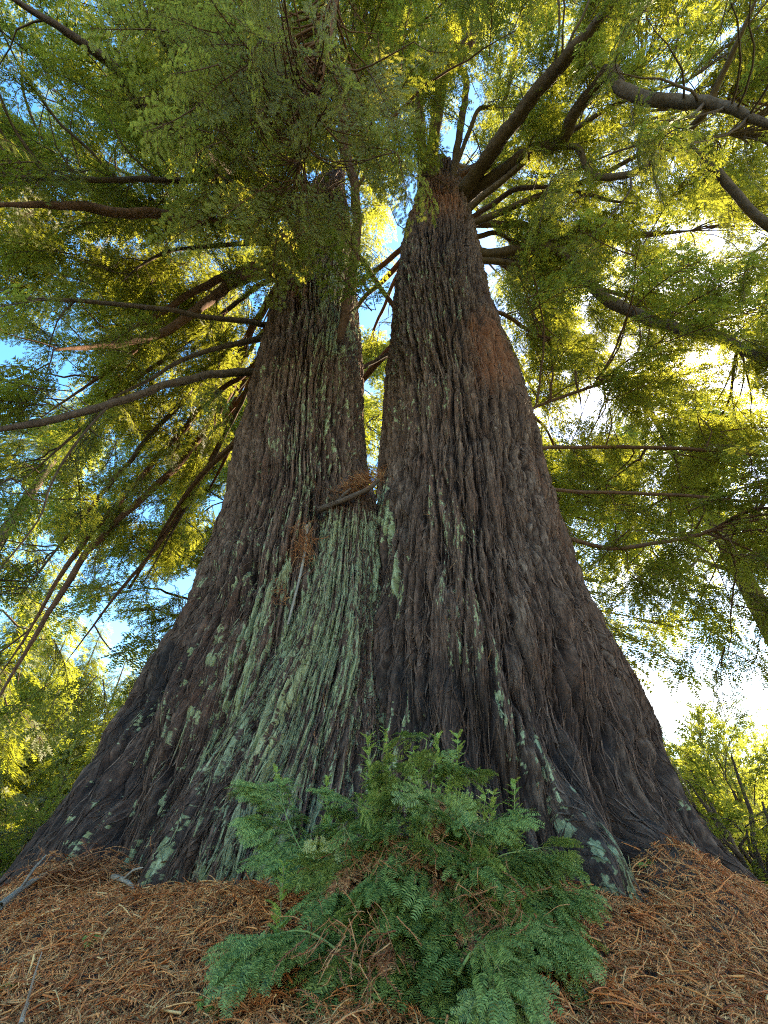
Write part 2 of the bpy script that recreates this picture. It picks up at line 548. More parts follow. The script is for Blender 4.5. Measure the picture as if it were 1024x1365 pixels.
def ground_mat():
    m, N, L, B = new_mat("forest_floor")
    g = N.new('ShaderNodeNewGeometry')
    n1 = N.new('ShaderNodeTexNoise'); n1.inputs['Scale'].default_value = 14; n1.inputs['Detail'].default_value = 10
    n1.inputs['Roughness'].default_value = .75
    n2 = N.new('ShaderNodeTexNoise'); n2.inputs['Scale'].default_value = 0.25; n2.inputs['Detail'].default_value = 5
    for n in (n1, n2): L.new(g.outputs['Position'], n.inputs['Vector'])
    r1 = N.new('ShaderNodeValToRGB')
    r1.color_ramp.elements[0].position = .3; r1.color_ramp.elements[0].color = rgb((0.030, 0.016, 0.010))
    r1.color_ramp.elements[1].position = .72; r1.color_ramp.elements[1].color = rgb((0.13, 0.058, 0.03))
    L.new(n1.outputs['Fac'], r1.inputs['Fac'])
    r2 = N.new('ShaderNodeValToRGB')
    r2.color_ramp.elements[0].position = .3; r2.color_ramp.elements[0].color = rgb((0.05, 0.075, 0.02))
    r2.color_ramp.elements[1].position = .7; r2.color_ramp.elements[1].color = rgb((0.12, 0.13, 0.04))
    L.new(n2.outputs['Fac'], r2.inputs['Fac'])
    ln = N.new('ShaderNodeVectorMath'); ln.operation = 'LENGTH'
    sb = N.new('ShaderNodeVectorMath'); sb.operation = 'SUBTRACT'; sb.inputs[1].default_value = (0, 5, 0)
    L.new(g.outputs['Position'], sb.inputs[0]); L.new(sb.outputs[0], ln.inputs[0])
    mr = N.new('ShaderNodeMapRange'); mr.inputs['From Min'].default_value = 7; mr.inputs['From Max'].default_value = 10
    L.new(ln.outputs['Value'], mr.inputs['Value'])
    mx = N.new('ShaderNodeMix'); mx.data_type = 'RGBA'
    L.new(mr.outputs['Result'], mx.inputs['Factor']); L.new(r1.outputs['Color'], mx.inputs['A']); L.new(r2.outputs['Color'], mx.inputs['B'])
    L.new(mx.outputs['Result'], B.inputs['Base Color'])
    bp = N.new('ShaderNodeBump'); bp.inputs['Distance'].default_value = .03; bp.inputs['Strength'].default_value = .8
    L.new(n1.outputs['Fac'], bp.inputs['Height']); L.new(bp.outputs['Normal'], B.inputs['Normal'])
    B.inputs['Roughness'].default_value = .95
    return m

gv, gf = ring_grid()
g = link('ground', mesh_from('ground', gv, [gf]), ground_mat())
g['kind'] = 'structure'
g['label'] = 'sloping forest floor mounded up around the redwood base'

# ------------------------------------------------------------------ the great redwood: trunks
def az_edges(ctrl, depth):
    """rows of (py, left px, right px) -> z, centre x, centre y, radius of a round stem standing at y = depth(py)"""
    out = []
    for py, lx, rx in ctrl:
        dl, drr = ray(lx, py), ray(rx, py)
        al, ar = math.atan2(dl[0], dl[1]), math.atan2(drr[0], drr[1])
        mid, half = (al + ar) / 2, (ar - al) / 2
        D = depth(py)
        RR = D / math.cos(mid)
        r = RR * math.sin(half)
        el = dl[2] / math.hypot(dl[0], dl[1]); er = drr[2] / math.hypot(drr[0], drr[1])
        z = CAM[2] + 0.5 * (el + er) * RR * math.cos(half)
        out.append((z, RR * math.sin(mid), D, r))
    return np.array(out)

STEMS = {}
def path_px(path, py):
    p = np.array(path, float)
    o = np.argsort(p[:, 0])
    return np.interp(py, p[o, 0], p[o, 1])

def make_stem(name, ctrl, depth, seed, lobes, spots, reds, darks, parent, nf=820, nb=120, nrow=1050, top=None, amp=1.0, furrow=1.0):
    c = az_edges(ctrl, depth)
    c = c[np.argsort(c[:, 0])]
    low = c[0].copy(); dz = 0.9
    low[0] -= dz; low[3] += (c[0, 3] - c[1, 3]) / max(.2, c[1, 0] - c[0, 0]) * dz * .5
    rows = [low] + list(c)
    if top is not None:
        rows.append(np.array(top, float))
    c = np.array(rows)
    zz = np.linspace(c[0, 0], c[-1, 0], 4000)
    fine = np.stack([np.interp(zz, c[:, 0], c[:, k]) for k in (1, 2, 3)], -1)
    k = np.hanning(121); k /= k.sum()
    w = np.clip((zz - zz[0]) / 1.5, .12, 1)
    sm = np.stack([np.convolve(np.pad(fine[:, i], 60, mode='edge'), k, 'valid') for i in range(3)], -1)
    fine = fine * (1 - w[:, None]) + sm * w[:, None]
    el = np.arctan2(zz - CAM[2], 5.0)
    e = np.linspace(0, 1, nrow)
    s = (el - el[0]) / (el[-1] - el[0])
    z = np.interp(e, s * .75 + .25 * (zz - zz[0]) / (zz[-1] - zz[0]), zz)
    cx, cy, r = [np.interp(z, zz, fine[:, i]) for i in range(3)]
    drdz = np.gradient(r, z)
    drdz = np.convolve(np.pad(drdz, 10, mode='edge'), np.ones(21) / 21, 'valid')
    v = np.concatenate([[0], np.cumsum(np.hypot(np.diff(z), np.diff(r)))])
    th = np.concatenate([np.linspace(-1.95, 1.95, nf), np.linspace(1.95, 2 * math.pi - 1.95, nb + 2)[1:-1]])
    face = math.atan2(np.mean(cx), np.mean(cy))          # turn the dense side to the viewer
    TH, Z = np.meshgrid(th, z)
    dirx, diry = np.sin(TH - face), -np.cos(TH - face)
    n = np.stack([dirx, diry, -drdz[:, None] * np.ones_like(TH)], -1)
    n = nrm(n)
    base = np.stack([cx[:, None] + r[:, None] * dirx, cy[:, None] + r[:, None] * diry, Z], -1)
    px, py, f = proj(base)
    front = sstep(-0.1, 0.25, -(np.einsum('ijk,ijk->ij', n, nrm(base - CAM))))
    U = TH * 1.5 + 40 * seed; Vv = np.broadcast_to(v[:, None], TH.shape)
    low_w = 1 - sstep(0.6, 5.5, Z)
    disp = np.zeros_like(Z)
    for path, width, a0, a1 in lobes:
        p = np.array(path, float)
        x = path_px(path, py)
        t = np.clip((py - p[:, 0].min()) / (p[:, 0].max() - p[:, 0].min()), 0, 1)
        on = sstep(p[:, 0].min() - 90, p[:, 0].min() + 20, py)
        disp += (a0 + (a1 - a0) * t) * on * np.exp(-((px - x) / (width * (.75 + .5 * t))) ** 2) * front
    big = noise2(U / .75, Vv / 5.0, seed) * (.07 + .16 * low_w) + noise2(U / .33, Vv / 3.0, seed + 1) * (.035 + .05 * low_w)
    wu = U + .048 * noise2(U / .6, Vv / 1.7, seed + 2) + .022 * noise2(U / .13, Vv / .40, seed + 3) + .009 * noise2(U / .05, Vv / .10, seed + 33)
    n1 = noise2(wu / .155, Vv / 2.1, seed + 4) + .35 * noise2(wu / .07, Vv / .8, seed + 14)
    f1 = np.clip(np.abs(n1) * 2.5, 0, 1) ** .8
    n0 = noise2((U + .10 * noise2(U / .5, Vv / 1.2, seed + 2)) / .42, Vv / 4.5, seed + 51)
    crack = 1 - np.clip(np.abs(n0) * 7.0, 0, 1)
    crack = crack * crack * sstep(-.25, .35, noise2(U / .8, Vv / 1.6, seed + 52))
    wd = sstep(1.6, 2.6, r)[:, None]                      # bark splits finer where the flare spreads it
    n2 = (noise2(wu / .062, Vv / .75, seed + 5) + .3 * noise2(wu / .03, Vv / .3, seed + 15)) * (1 - wd) \
        + wd * (noise2(wu / .034, Vv / .65, seed + 25) + .3 * noise2(wu / .017, Vv / .25, seed + 26))
    f2 = np.clip(np.abs(n2) * 2.3, 0, 1) ** .9
    f3 = noise2(wu / .022, Vv / .28, seed + 6)
    f4 = noise2(wu / .011, Vv / .10, seed + 7)
    f5 = np.abs(noise2(wu / .020, Vv / .42, seed + 41)) * 2 - .7
    tear = sstep(.25, .6, noise2(U / .05, Vv / .11, seed + 42)) * sstep(.0, .3, noise2(U / .4, Vv / .8, seed + 43))
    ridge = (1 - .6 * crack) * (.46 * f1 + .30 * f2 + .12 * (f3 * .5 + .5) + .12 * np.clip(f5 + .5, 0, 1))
    disp += amp * (big + furrow * (.135 * (f1 - 1) + .055 * (f2 - 1)) + .013 * f3 + .008 * f4 + .016 * f5 - .022 * tear - .13 * crack) + .05 * low_w * noise2(U / .9, Vv / 1.6, seed + 61) + .10 * low_w * (np.abs(noise2(U / .55, Vv / 6.0, seed + 53)) * 2 - .6)
    Pm = base + n * disp[..., None]
    # lichen, dark bark areas deepening towards the base, reddish bark
    st = noise2(wu / .075, Vv / .8, seed + 8) + .6 * noise2(wu / .03, Vv / .14, seed + 9) + .35 * noise2(U / .015, Vv / .05, seed + 10)
    def regions(lst, soft=1.0):
        m = np.zeros_like(Z)
        for path, width, a in lst:
            p = np.array(path, float)
            x = path_px(path, py)
            on = sstep(p[:, 0].min() - 35, p[:, 0].min() + 20, py) * (1 - sstep(p[:, 0].max() - 20, p[:, 0].max() + 35, py))
            m = np.maximum(m, a * on * np.exp(-((px - x) / width) ** 2) * front)
        return m
    lm = regions(spots)
    fleck = noise2(U / .026, Vv / .13, seed + 31) + .7 * noise2(U / .012, Vv / .022, seed + 32)
    lichen = sstep(0.0, 0.35, -.10 + .62 * fleck + lm * 1.0 - .52 + .85 * st + .55 * (ridge - .5)) * (lm > .05)
    red = np.clip(regions(reds) * (1 + .8 * st), 0, 1)
    dk = np.clip(np.maximum(regions(darks), .62 * (1 - sstep(.5, 3.0, Z))) * (1.0 + .55 * st), 0, 1)
    A = np.stack([ridge, lichen, dk, red], -1).reshape(-1, 4)
    nr, nc = TH.shape
    i = np.arange(nr - 1)[:, None]; j = np.arange(nc)[None]; j2 = (j + 1) % nc
    F = np.stack([i * nc + j, i * nc + j2, (i + 1) * nc + j2, (i + 1) * nc + j], -1).reshape(-1, 4)
    V = Pm.reshape(-1, 3)
    uv = np.stack([U.ravel(), Vv.ravel()], -1)
    # loose bark fibres lifting off the surface
    rg = np.random.default_rng(seed)
    dv = (v[-1]) / nrow
    NS = int(11000 * amp)
    fV, fF, fA, fU = [], [], [], []
    off = len(V)
    for q in range(NS):
        ci = rg.integers(20, nf - 20)
        ri = int(nrow * rg.random() ** 1.15 * .93) + 8
        L = rg.uniform(.06, .42) * (1 + .6 * rg.random())
        nrw = np.searchsorted(v, v[ri] + L)
        if nrw >= nrow - 2: continue
        rows_ = np.linspace(ri, nrw, 7).astype(int)
        drift = rg.normal(0, 5) + rg.normal(0, 9) * (rg.random() < .25)
        cols = np.clip(ci + np.linspace(0, drift, 7) + rg.normal(0, .8, 7), 2, nf - 3).astype(int)
        b = Pm[rows_, cols]; nn = n[rows_, cols]
        hang = rg.random() < .5
        lift = .004 + .016 * rg.random() + (np.linspace(1, 0, 7) if hang else np.linspace(0, 1, 7)) ** 2.5 * rg.uniform(.0, .06)
        hmax = np.max(np.abs(disp[rows_, cols]))
        ctr = b + nn * (lift[:, None])
        ctr = ctr * .6 + .4 * np.vstack([ctr[:1], (ctr[:-2] + ctr[2:]) / 2, ctr[-1:]])
        td = nrm(np.cross(nn, nrm(np.gradient(ctr, axis=0))))
        wd = rg.uniform(.0025, .009) * np.array([.3, .8, 1, 1, .9, .7, .2])[:, None]
        tw = rg.normal(0, .5)
        side = nrm(td * math.cos(tw) + nn * math.sin(tw)) * wd
        fV.append(np.concatenate([ctr - side, ctr + side]))
        k = np.arange(6)
        fF.append(np.stack([k, k + 1, k + 8, k + 7], -1) + off); off += 14
        a = A.reshape(nr, nc, 4)[rows_, cols].copy()
        a[:, 0] = .35 + .65 * rg.random()
        a[:, 1] *= .7; a[:, 2] *= .55
        fA.append(np.concatenate([a, a]))
        uu = np.stack([U[rows_, cols] + rg.random() * 3, Vv[rows_, cols]], -1)
        fU.append(np.concatenate([uu, uu + [.01, 0]]))
    V = np.concatenate([V] + fV); F = np.concatenate([F] + fF)
    A = np.concatenate([A] + fA); uv = np.concatenate([uv] + fU)
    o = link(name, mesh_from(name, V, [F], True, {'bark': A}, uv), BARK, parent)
    STEMS[seed] = dict(z=z, cx=cx, cy=cy, r=r, P=Pm, n=n, px=px, py=py, nf=nf)
    return o

redwood = tag(empty('redwood_tree', (0, 6.1, 0.3)),
              'giant redwood with two fused shaggy trunks and a wide flared lichen streaked base', 'tree')

left_ctrl = [(255, 412, 460), (280, 400, 467), (310, 388, 472), (360, 372, 476), (440, 350, 481), (480, 340, 484), (600, 310, 490), (700, 287, 500),
             (775, 262, 505), (830, 240, 510), (890, 213, 515), (960, 178, 520), (1030, 138, 525), (1085, 98, 530),
             (1145, 48, 535), (1200, 8, 540), (1235, -30, 542)]
right_ctrl = [(222, 574, 606), (240, 560, 618), (275, 549, 626), (310, 535, 640), (400, 522, 657), (490, 514, 690), (560, 510, 716),
              (640, 504, 738), (720, 490, 761), (800, 475, 791), (900, 455, 835), (980, 435, 868), (1030, 425, 888),
              (1080, 415, 914), (1120, 408, 950), (1165, 400, 1000), (1195, 397, 1035)]
mid_ctrl = [(648, 452, 494), (662, 436, 500), (700, 420, 508), (760, 402, 516), (830, 378, 522), (900, 345, 524), (1000, 290, 524),
            (1100, 232, 524), (1200, 180, 524)]

L_LICHEN = [([(740, 385), (900, 335), (1190, 260)], 60, .8), ([(930, 290), (1060, 215), (1190, 140)], 55, .46), ([(880, 330), (1000, 300), (1190, 240)], 45, .7),
            ([(330, 440), (470, 450)], 45, .8), ([(480, 430), (720, 400)], 55, .45), ([(700, 340), (860, 320)], 50, .35)]
M_LICHEN = [([(690, 468), (900, 420), (1190, 320)], 105, 1.0)]
R_LICHEN = [([(920, 665), (1010, 705), (1100, 760), (1220, 830)], 24, .48), ([(1120, 800), (1230, 830)], 50, .5),
            ([(640, 600), (760, 610), (900, 640)], 28, .3), ([(650, 505), (800, 530)], 16, .6), ([(940, 520), (1100, 500)], 40, .5),
            ([(330, 560), (560, 560)], 60, .2), ([(1080, 930), (1150, 980)], 30, .4)]
L_RED = [([(300, 400), (390, 395)], 28, .8), ([(700, 400), (760, 395)], 18, .6)]
R_RED = [([(418, 655), (460, 665), (500, 672)], 36, 1.0), ([(240, 590), (280, 590)], 60, .8), ([(600, 720), (800, 800)], 30, .35)]
L_DARK = [([(860, 230), (1000, 150), (1200, 60)], 75, .85), ([(1000, 330), (1200, 250)], 120, .55), ([(690, 330), (900, 260)], 60, .3)]
M_DARK = [([(760, 430), (1200, 330)], 90, .5)]
R_DARK = [([(880, 560), (1000, 600), (1150, 640)], 110, .85), ([(1000, 740), (1220, 820)], 70, .7), ([(1080, 900), (1190, 1010)], 40, .4),
          ([(640, 520), (860, 530)], 50, .35)]
make_stem('trunk', left_ctrl, lambda py: 6.35, 11,
          [([(880, 265), (1000, 205), (1190, 95)], 40, .05, .22), ([(900, 340), (1190, 270)], 24, .05, .25),
           ([(1030, 285), (1180, 236)], 15, -.1, -.38), ([(960, 215), (1190, 150)], 18, -.05, -.22)],
          L_LICHEN, L_RED, L_DARK, redwood, top=(27.0, -1.95, 6.6, .16))
make_stem('trunk', right_ctrl, lambda py: 6.05, 23,
          [([(860, 630), (960, 672), (1100, 762), (1230, 838)], 34, .08, .36), ([(980, 650), (1060, 690), (1140, 722)], 30, -.08, -.26),
           ([(780, 720), (900, 770), (1080, 880)], 26, .03, .10), ([(900, 745), (1100, 835)], 16, -.04, -.18),
           ([(900, 560), (1150, 590)], 36, .03, .15), ([(560, 668), (700, 700), (860, 740)], 16, -.02, -.12),
           ([(420, 640), (700, 690)], 13, -.05, -.05)],
          R_LICHEN, R_RED, R_DARK, redwood, top=(25.6, 1.72, 6.3, .1))
make_stem('buttress', mid_ctrl, lambda py: 5.55 - .62 * sstep(660, 1150, py), 37,
          [([(800, 395), (1190, 215)], 18, .02, .12)],
          M_LICHEN, [], M_DARK, redwood, nf=460, nb=60, nrow=760, amp=.8)
def surf_r(px, py, lift=.05):
    """distance from the lens to the bark seen at a pixel, less a little"""
    best = 99.0
    for st in STEMS.values():
        k = (np.abs(st['px'] - px) < 4) & (np.abs(st['py'] - py) < 4)
        k[:, st['nf']:] = False
        if k.any():
            best = min(best, float(np.linalg.norm(st['P'][k] - CAM, axis=-1).min()))
    return best - lift
print('trunks', round(time.time() - T0, 1))

# ------------------------------------------------------------------ limbs
rng = np.random.default_rng(5)
LIMBS = []          # dict(path (n,3), rad (n,))
def trace(pts, w0, w1, red=False, step=.14):
    p = np.array(pts, float)
    xyz = P(p[:, 0], p[:, 1], p[:, 2])
    d = np.linalg.norm(ray(p[:, 0], p[:, 1]), axis=1)
    t = p[:, 2] / d
    w = np.interp(np.linspace(0, 1, len(p)), [0, 1], [w0, w1])
    rad = w / 2 / FPX * t
    s = smooth_path(np.column_stack([xyz, rad]), step)
    ln = np.concatenate([[0], np.cumsum(np.linalg.norm(np.diff(s[:, :3], axis=0), axis=1))])
    k = len(LIMBS)
    s[:, 3] *= .2 + .8 * np.clip((ln[-1] - ln) / (.22 * ln[-1]), 0, 1) ** .7
    for ax in range(3):
        s[:, ax] += (noise2(ln / 1.1, 9.3 * ax + k, 51) * .6 + noise2(ln / .45, 9.3 * ax + k, 52) * .25) * np.clip(s[:, 3], .03, .14)
    LIMBS.append(dict(path=s[:, :3], rad=np.maximum(s[:, 3], .008), red=red, traced=True))

# left stem, reaching left
trace([(375, 497, 11.6), (340, 496, 11.2), (290, 499, 10.8), (230, 511, 10.2), (170, 531, 9.6), (80, 556, 9), (0, 572, 8.4), (-90, 590, 7.8)], 11.05, 9)
trace([(385, 437, 12.9), (352, 432, 12.6), (300, 425, 12), (200, 410, 11), (100, 402, 10), (10, 397, 9.3), (-60, 400, 9)], 8.5, 4.2)
trace([(380, 447, 12.6), (350, 453, 12.3), (300, 462, 12), (240, 482, 11.6), (200, 505, 11.2), (120, 545, 10.5)], 9.35, 3)
trace([(400, 350, 15.5), (375, 357, 15), (320, 373, 14.4), (275, 402, 13.6), (220, 442, 12.8), (150, 460, 12), (70, 466, 11)], 16.15, 9, True)
trace([(400, 335, 15.8), (376, 341, 15.4), (310, 366, 14.8), (250, 396, 14.2), (190, 430, 13.6), (120, 462, 13)], 13.6, 5.4, True)
trace([(400, 322, 16), (370, 324, 15.7), (310, 326, 15.2), (240, 332, 14.6), (190, 352, 14), (160, 378, 13.5)], 7.65, 3)
trace([(420, 325, 16.5), (392, 322, 16), (340, 306, 15), (280, 293, 14), (200, 286, 12.6), (90, 276, 11), (-30, 272, 10)], 15.3, 12, True)
trace([(395, 372, 16.2), (365, 392, 16), (335, 440, 16), (300, 535, 15.8), (250, 604, 15), (205, 650, 14), (125, 727, 13), (75, 802, 12.2), (30, 876, 11.6), (-20, 960, 11)], 10.2, 7.2, True)
trace([(390, 400, 15.5), (355, 445, 15.4), (300, 470, 15.2), (255, 522, 15), (200, 582, 14.4), (160, 630, 14), (100, 702, 13.4), (30, 790, 13)], 7.65, 4.8)
trace([(385, 420, 15.2), (345, 480, 15.2), (285, 530, 15), (235, 582, 14.6), (175, 652, 14), (100, 738, 13.2), (50, 822, 12.6), (0, 900, 12)], 7.65, 5.4, True)
trace([(160, 530, 9.5), (140, 546, 9.3), (95, 600, 9), (68, 648, 8.8), (50, 695, 8.6), (0, 757, 8.4), (-40, 800, 8.3)], 3.4, 1.8)
trace([(385, 410, 15.8), (350, 470, 15.6), (310, 560, 15.2), (265, 640, 14.8), (215, 720, 14.2), (150, 800, 13.6), (90, 880, 13)], 7, 4, True)
trace([(380, 430, 15), (330, 520, 15), (290, 600, 14.8), (240, 690, 14.4), (190, 780, 14)], 6, 3)
trace([(395, 360, 16.4), (340, 385, 16), (270, 440, 15.4), (190, 500, 14.6), (110, 570, 13.6), (30, 640, 12.8)], 7, 4)
trace([(400, 345, 16.6), (330, 372, 16.2), (240, 425, 15.4), (150, 490, 14.4), (50, 560, 13.2)], 6, 4, True)
# upper left, over the camera
trace([(425, 318, 17), (330, 250, 15), (270, 200, 13.5), (200, 150, 12), (150, 87, 11), (90, 45, 10.2), (20, -2, 9.6), (-40, -40, 9.2)], 13, 13)
trace([(430, 300, 18), (340, 222, 16), (290, 165, 14.5), (250, 110, 13), (215, 50, 12), (180, -5, 11.2), (150, -50, 10.6)], 12, 12)
trace([(440, 290, 19), (370, 200, 17.5), (315, 120, 16), (275, 50, 15), (235, -5, 14), (210, -40, 13.5)], 12, 12)
trace([(420, 300, 17.5), (330, 241, 15.5), (240, 240, 14), (150, 240, 12.8), (0, 235, 11.5), (-60, 236, 11)], 9, 6)
# limb climbing up the face of the left stem
trace([(440, 500, 11.0), (446, 488, 10.7), (455, 440, 10.9), (468, 370, 11.4), (476, 300, 12.2), (471, 240, 13), (456, 180, 14), (462, 130, 15), (480, 60, 16.5), (470, -10, 18)], 12, 13, True)
# right stem crown
trace([(585, 300, 19.6), (602, 276, 19), (640, 225, 18.4), (690, 156, 17.6), (730, 105, 17), (762, 68, 16.5), (815, 6, 16), (850, -40, 15.6)], 21, 16)
trace([(590, 305, 19.4), (618, 266, 19), (660, 236, 18.4), (692, 209, 18), (745, 190, 17.4), (766, 150, 17), (800, 106, 16.5), (814, 92, 16.2), (830, 116, 15.6), (870, 130, 15), (940, 138, 14.2), (1030, 166, 13.4), (1080, 180, 13)], 16, 16)
trace([(580, 270, 20), (578, 195, 20.5), (590, 110, 21), (614, 76, 21), (635, 30, 21.5), (648, -15, 22)], 15, 16)
trace([(565, 270, 20.2), (562, 200, 21), (560, 130, 22), (574, 76, 22), (594, 68, 22), (609, 30, 22.5), (620, -15, 23)], 13, 12)
trace([(600, 265, 20), (612, 180, 21), (622, 112, 22), (608, 88, 22.5), (570, 60, 23), (555, -10, 24)], 10, 7)
trace([(592, 270, 19.8), (610, 215, 20.5), (628, 170, 21), (640, 145, 21.3), (668, 140, 21.5), (682, 100, 22), (692, 40, 22.5), (700, -10, 23)], 6, 5)
trace([(720, 196, 17.7), (752, 193, 17.2), (774, 200, 16.8), (780, 220, 16.5), (800, 237, 16.2), (850, 228, 15.8), (905, 187, 15.3), (940, 148, 15), (962, 100, 15), (1012, -8, 15)], 7, 10)
trace([(900, 180, 15.4), (912, 192, 15.2), (940, 216, 14.9), (985, 261, 14.4), (1030, 306, 14), (1090, 360, 13.6)], 9, 13)
trace([(630, 290, 19.5), (662, 268, 19.3), (692, 252, 19), (740, 250, 18.6), (800, 265, 18), (850, 271, 17.5)], 8, 4)
trace([(625, 298, 19), (680, 300, 19.4), (730, 305, 19.5), (780, 311, 19), (850, 313, 18.5), (920, 308, 18)], 9, 8)
trace([(625, 333, 17.2), (668, 336, 17.4), (720, 330, 17.4), (750, 337, 17.2), (775, 358, 16.9), (792, 384, 16.5), (850, 420, 15.8), (960, 452, 14), (1030, 486, 13), (1100, 520, 12.4)], 13, 15)
trace([(690, 556, 10.3), (720, 540, 11), (760, 526, 11.8), (830, 500, 12.8), (900, 470, 13.5)], 4, 4, True)
trace([(700, 598, 9.4), (760, 596, 10.4), (880, 597, 11.5), (1010, 606, 12.2), (1090, 612, 12.5)], 5, 5, True)
trace([(715, 652, 8.8), (780, 656, 9.8), (880, 658, 10.8), (1010, 669, 11.5), (1090, 672, 12)], 5, 4, True)
trace([(740, 712, 8.2), (790, 726, 9.0), (830, 730, 9.6), (920, 716, 10.2), (985, 697, 10.8), (1060, 690, 11.2)], 6, 5, True)
trace([(625, 345, 18.4), (665, 350, 18.8), (705, 385, 19), (745, 430, 19), (790, 470, 18.6)], 7, 4, True)
trace([(640, 415, 15.4), (672, 420, 15.8), (720, 448, 16.2), (790, 470, 16)], 6, 4, True)
trace([(625, 320, 19), (660, 310, 19.5), (690, 330, 20), (730, 380, 20)], 7, 4)
# between and behind the stems
trace([(470, 500, 12.2), (486, 489, 12.6), (520, 470, 13.4), (560, 440, 14.5)], 6, 4)
trace([(470, 330, 17), (492, 362, 17.2), (520, 402, 17.4), (560, 460, 17.6)], 7, 6)

def grow(stem, z0, az, length, rise, droop, r0, red=False):
    st = STEMS[stem]
    cx, cy, rr = [np.interp(z0, st['z'], st[k]) for k in ('cx', 'cy', 'r')]
    h = np.array([math.sin(az), math.cos(az), 0])
    t = np.linspace(0, 1, 9)
    side = np.array([h[1], -h[0], 0])
    wob = np.cumsum(rng.normal(0, .05, 9)) * length * .35
    p = np.array([cx, cy, z0]) + h * (rr * .6 + length * t)[:, None] + side * (wob * t)[:, None]
    p[:, 2] += length * (rise * t - droop * t ** 2.2) + rng.normal(0, .05, 9) * length * .1
    s = smooth_path(np.column_stack([p, r0 * (1 - .8 * t) + .012]), .25)
    LIMBS.append(dict(path=s[:, :3], rad=s[:, 3], red=red, traced=False))

def az_ok(az, lo, hi):
    return lo <= az <= hi
# limbs of the crown all round both stems (azimuth 0 = away from the viewer, 180 = over the viewer)
for k in range(15):
    grow(11, rng.uniform(12, 26), R(rng.uniform(215, 330)), rng.uniform(6, 10), rng.uniform(-.05, .3), rng.uniform(.2, .55), rng.uniform(.08, .15), rng.random() < .4)
for k in range(14):
    grow(23, rng.uniform(15, 28), R(rng.uniform(40, 150)), rng.uniform(6, 10), rng.uniform(0, .35), rng.uniform(.2, .55), rng.uniform(.08, .15), rng.random() < .4)
for k in range(4):
    grow(11 if rng.random() < .5 else 23, rng.uniform(17, 28), R(rng.uniform(150, 215)), rng.uniform(5, 8.5), rng.uniform(.1, .4), rng.uniform(.2, .4), rng.uniform(.07, .12))
for k in range(12):
    grow(11 if k % 2 else 23, rng.uniform(9, 22), R(rng.uniform(-70, 55)), rng.uniform(5, 8), rng.uniform(0, .3), rng.uniform(.3, .6), rng.uniform(.07, .13), True)

# ------------------------------------------------------------------ foliage clusters hung on the nearest limb
LP = np.concatenate([l['path'] for l in LIMBS])
LI = np.concatenate([np.full(len(l['path']), i) for i, l in enumerate(LIMBS)])
LK = np.concatenate([np.arange(len(l['path'])) for l in LIMBS])

def in_trunk(px, py, pad=0):
    """true where a stem shows"""
    lc = np.array(left_ctrl, float); rc = np.array(right_ctrl, float)
    l1 = np.interp(py, lc[:, 0], lc[:, 1]); l2 = np.interp(py, lc[:, 0], lc[:, 2])
    r1 = np.interp(py, rc[:, 0], rc[:, 1]); r2 = np.interp(py, rc[:, 0], rc[:, 2])
    a = (py > 335) & (px > l1 - pad) & (px < l2 + pad)
    b = (py > 285) & (px > r1 - pad) & (px < r2 + pad)
    return a | b

def blob(px, py, x, y, sx, sy):
    return np.exp(-((px - x) / sx) ** 2 - ((py - y) / sy) ** 2)

def density(px, py):
    """how much foliage of this tree stands in a direction (0..1)"""
    left = px < 500
    d = np.ones_like(px)
    low_l = 930 - .0 * px
    d *= np.where(left, 1 - sstep(560, 900, py) * .9, 1 - sstep(780, 950, py) * .9)
    for x, y, sx, sy, a in ((70, 690, 60, 55, 1.), (120, 800, 50, 60, 1.), (90, 160, 110, 60, .55), (70, 330, 90, 70, .5),
                            (940, 920, 150, 120, 1.0), (860, 850, 70, 60, .8), (880, 50, 60, 60, .6), (800, 150, 60, 40, .5), (760, 360, 40, 30, .4),
                            (840, 560, 50, 40, .5), (950, 600, 60, 40, .4), (200, 360, 80, 50, .4), (610, 180, 60, 70, .6),
                            (60, 600, 40, 40, .6), (700, 80, 50, 60, .35), (900, 220, 70, 50, .3)):
        d *= 1 - a * blob(px, py, x, y, sx, sy)
    d *= 1 - .65 * blob(px, py, 930, 660, 150, 150)
    d *= 1 - .35 * blob(px, py, 900, 480, 100, 80)
    d *= np.where((px < 400) & (py > 300) & (py < 700), .62, 1)
    d += .4 * blob(px, py, 690, 400, 50, 90) + .15 * blob(px, py, 800, 420, 120, 80) + .15 * blob(px, py, 920, 640, 120, 60)
    return np.clip(d, 0, 2)

def cluster_set(n, rfun, dens=density, lo=(-260, -120), hi=(1290, 960), seed=1):
    rg = np.random.default_rng(seed)
    px = rg.uniform(lo[0], hi[0], n); py = rg.uniform(lo[1], hi[1], n)
    r = rfun(px, py, rg)
    keep = rg.random(n) < dens(px, py) * .75
    keep &= ~in_trunk(px, py, 14)
    p = P(px, py, r)
    for s in (11, 23):                      # keep out of the stems themselves
        st = STEMS[s]
        cx, cy, rr = [np.interp(p[:, 2], st['z'], st[k]) for k in ('cx', 'cy', 'r')]
        keep &= np.hypot(p[:, 0] - cx, p[:, 1] - cy) > rr + .5
    return p[keep], px[keep], py[keep], r[keep]

def r_main(px, py, rg):
    u = rg.random(len(px))
    base = np.interp(py, [-330, 0, 300, 600, 950], [13, 12, 10.5, 9, 8])
    deep = np.interp(py, [-330, 0, 300, 600, 950], [27, 26, 22, 17, 14])
    base = np.where((px > 540) & (py < 340) & (u > .10), np.maximum(base, 16.3), base)
    base = np.where((px < 400) & (py > 285) & (py < 900) & (u > .15), np.maximum(base, 13.4), base)
    base = np.where((px > 425) & (px < 520) & (py > 90) & (py < 345), 17.5, base)
    base = np.where((px > 540) & (px < 660) & (py > 0) & (py < 285), 21.5, base)
    return base + np.maximum(deep - base, 1.5) * u

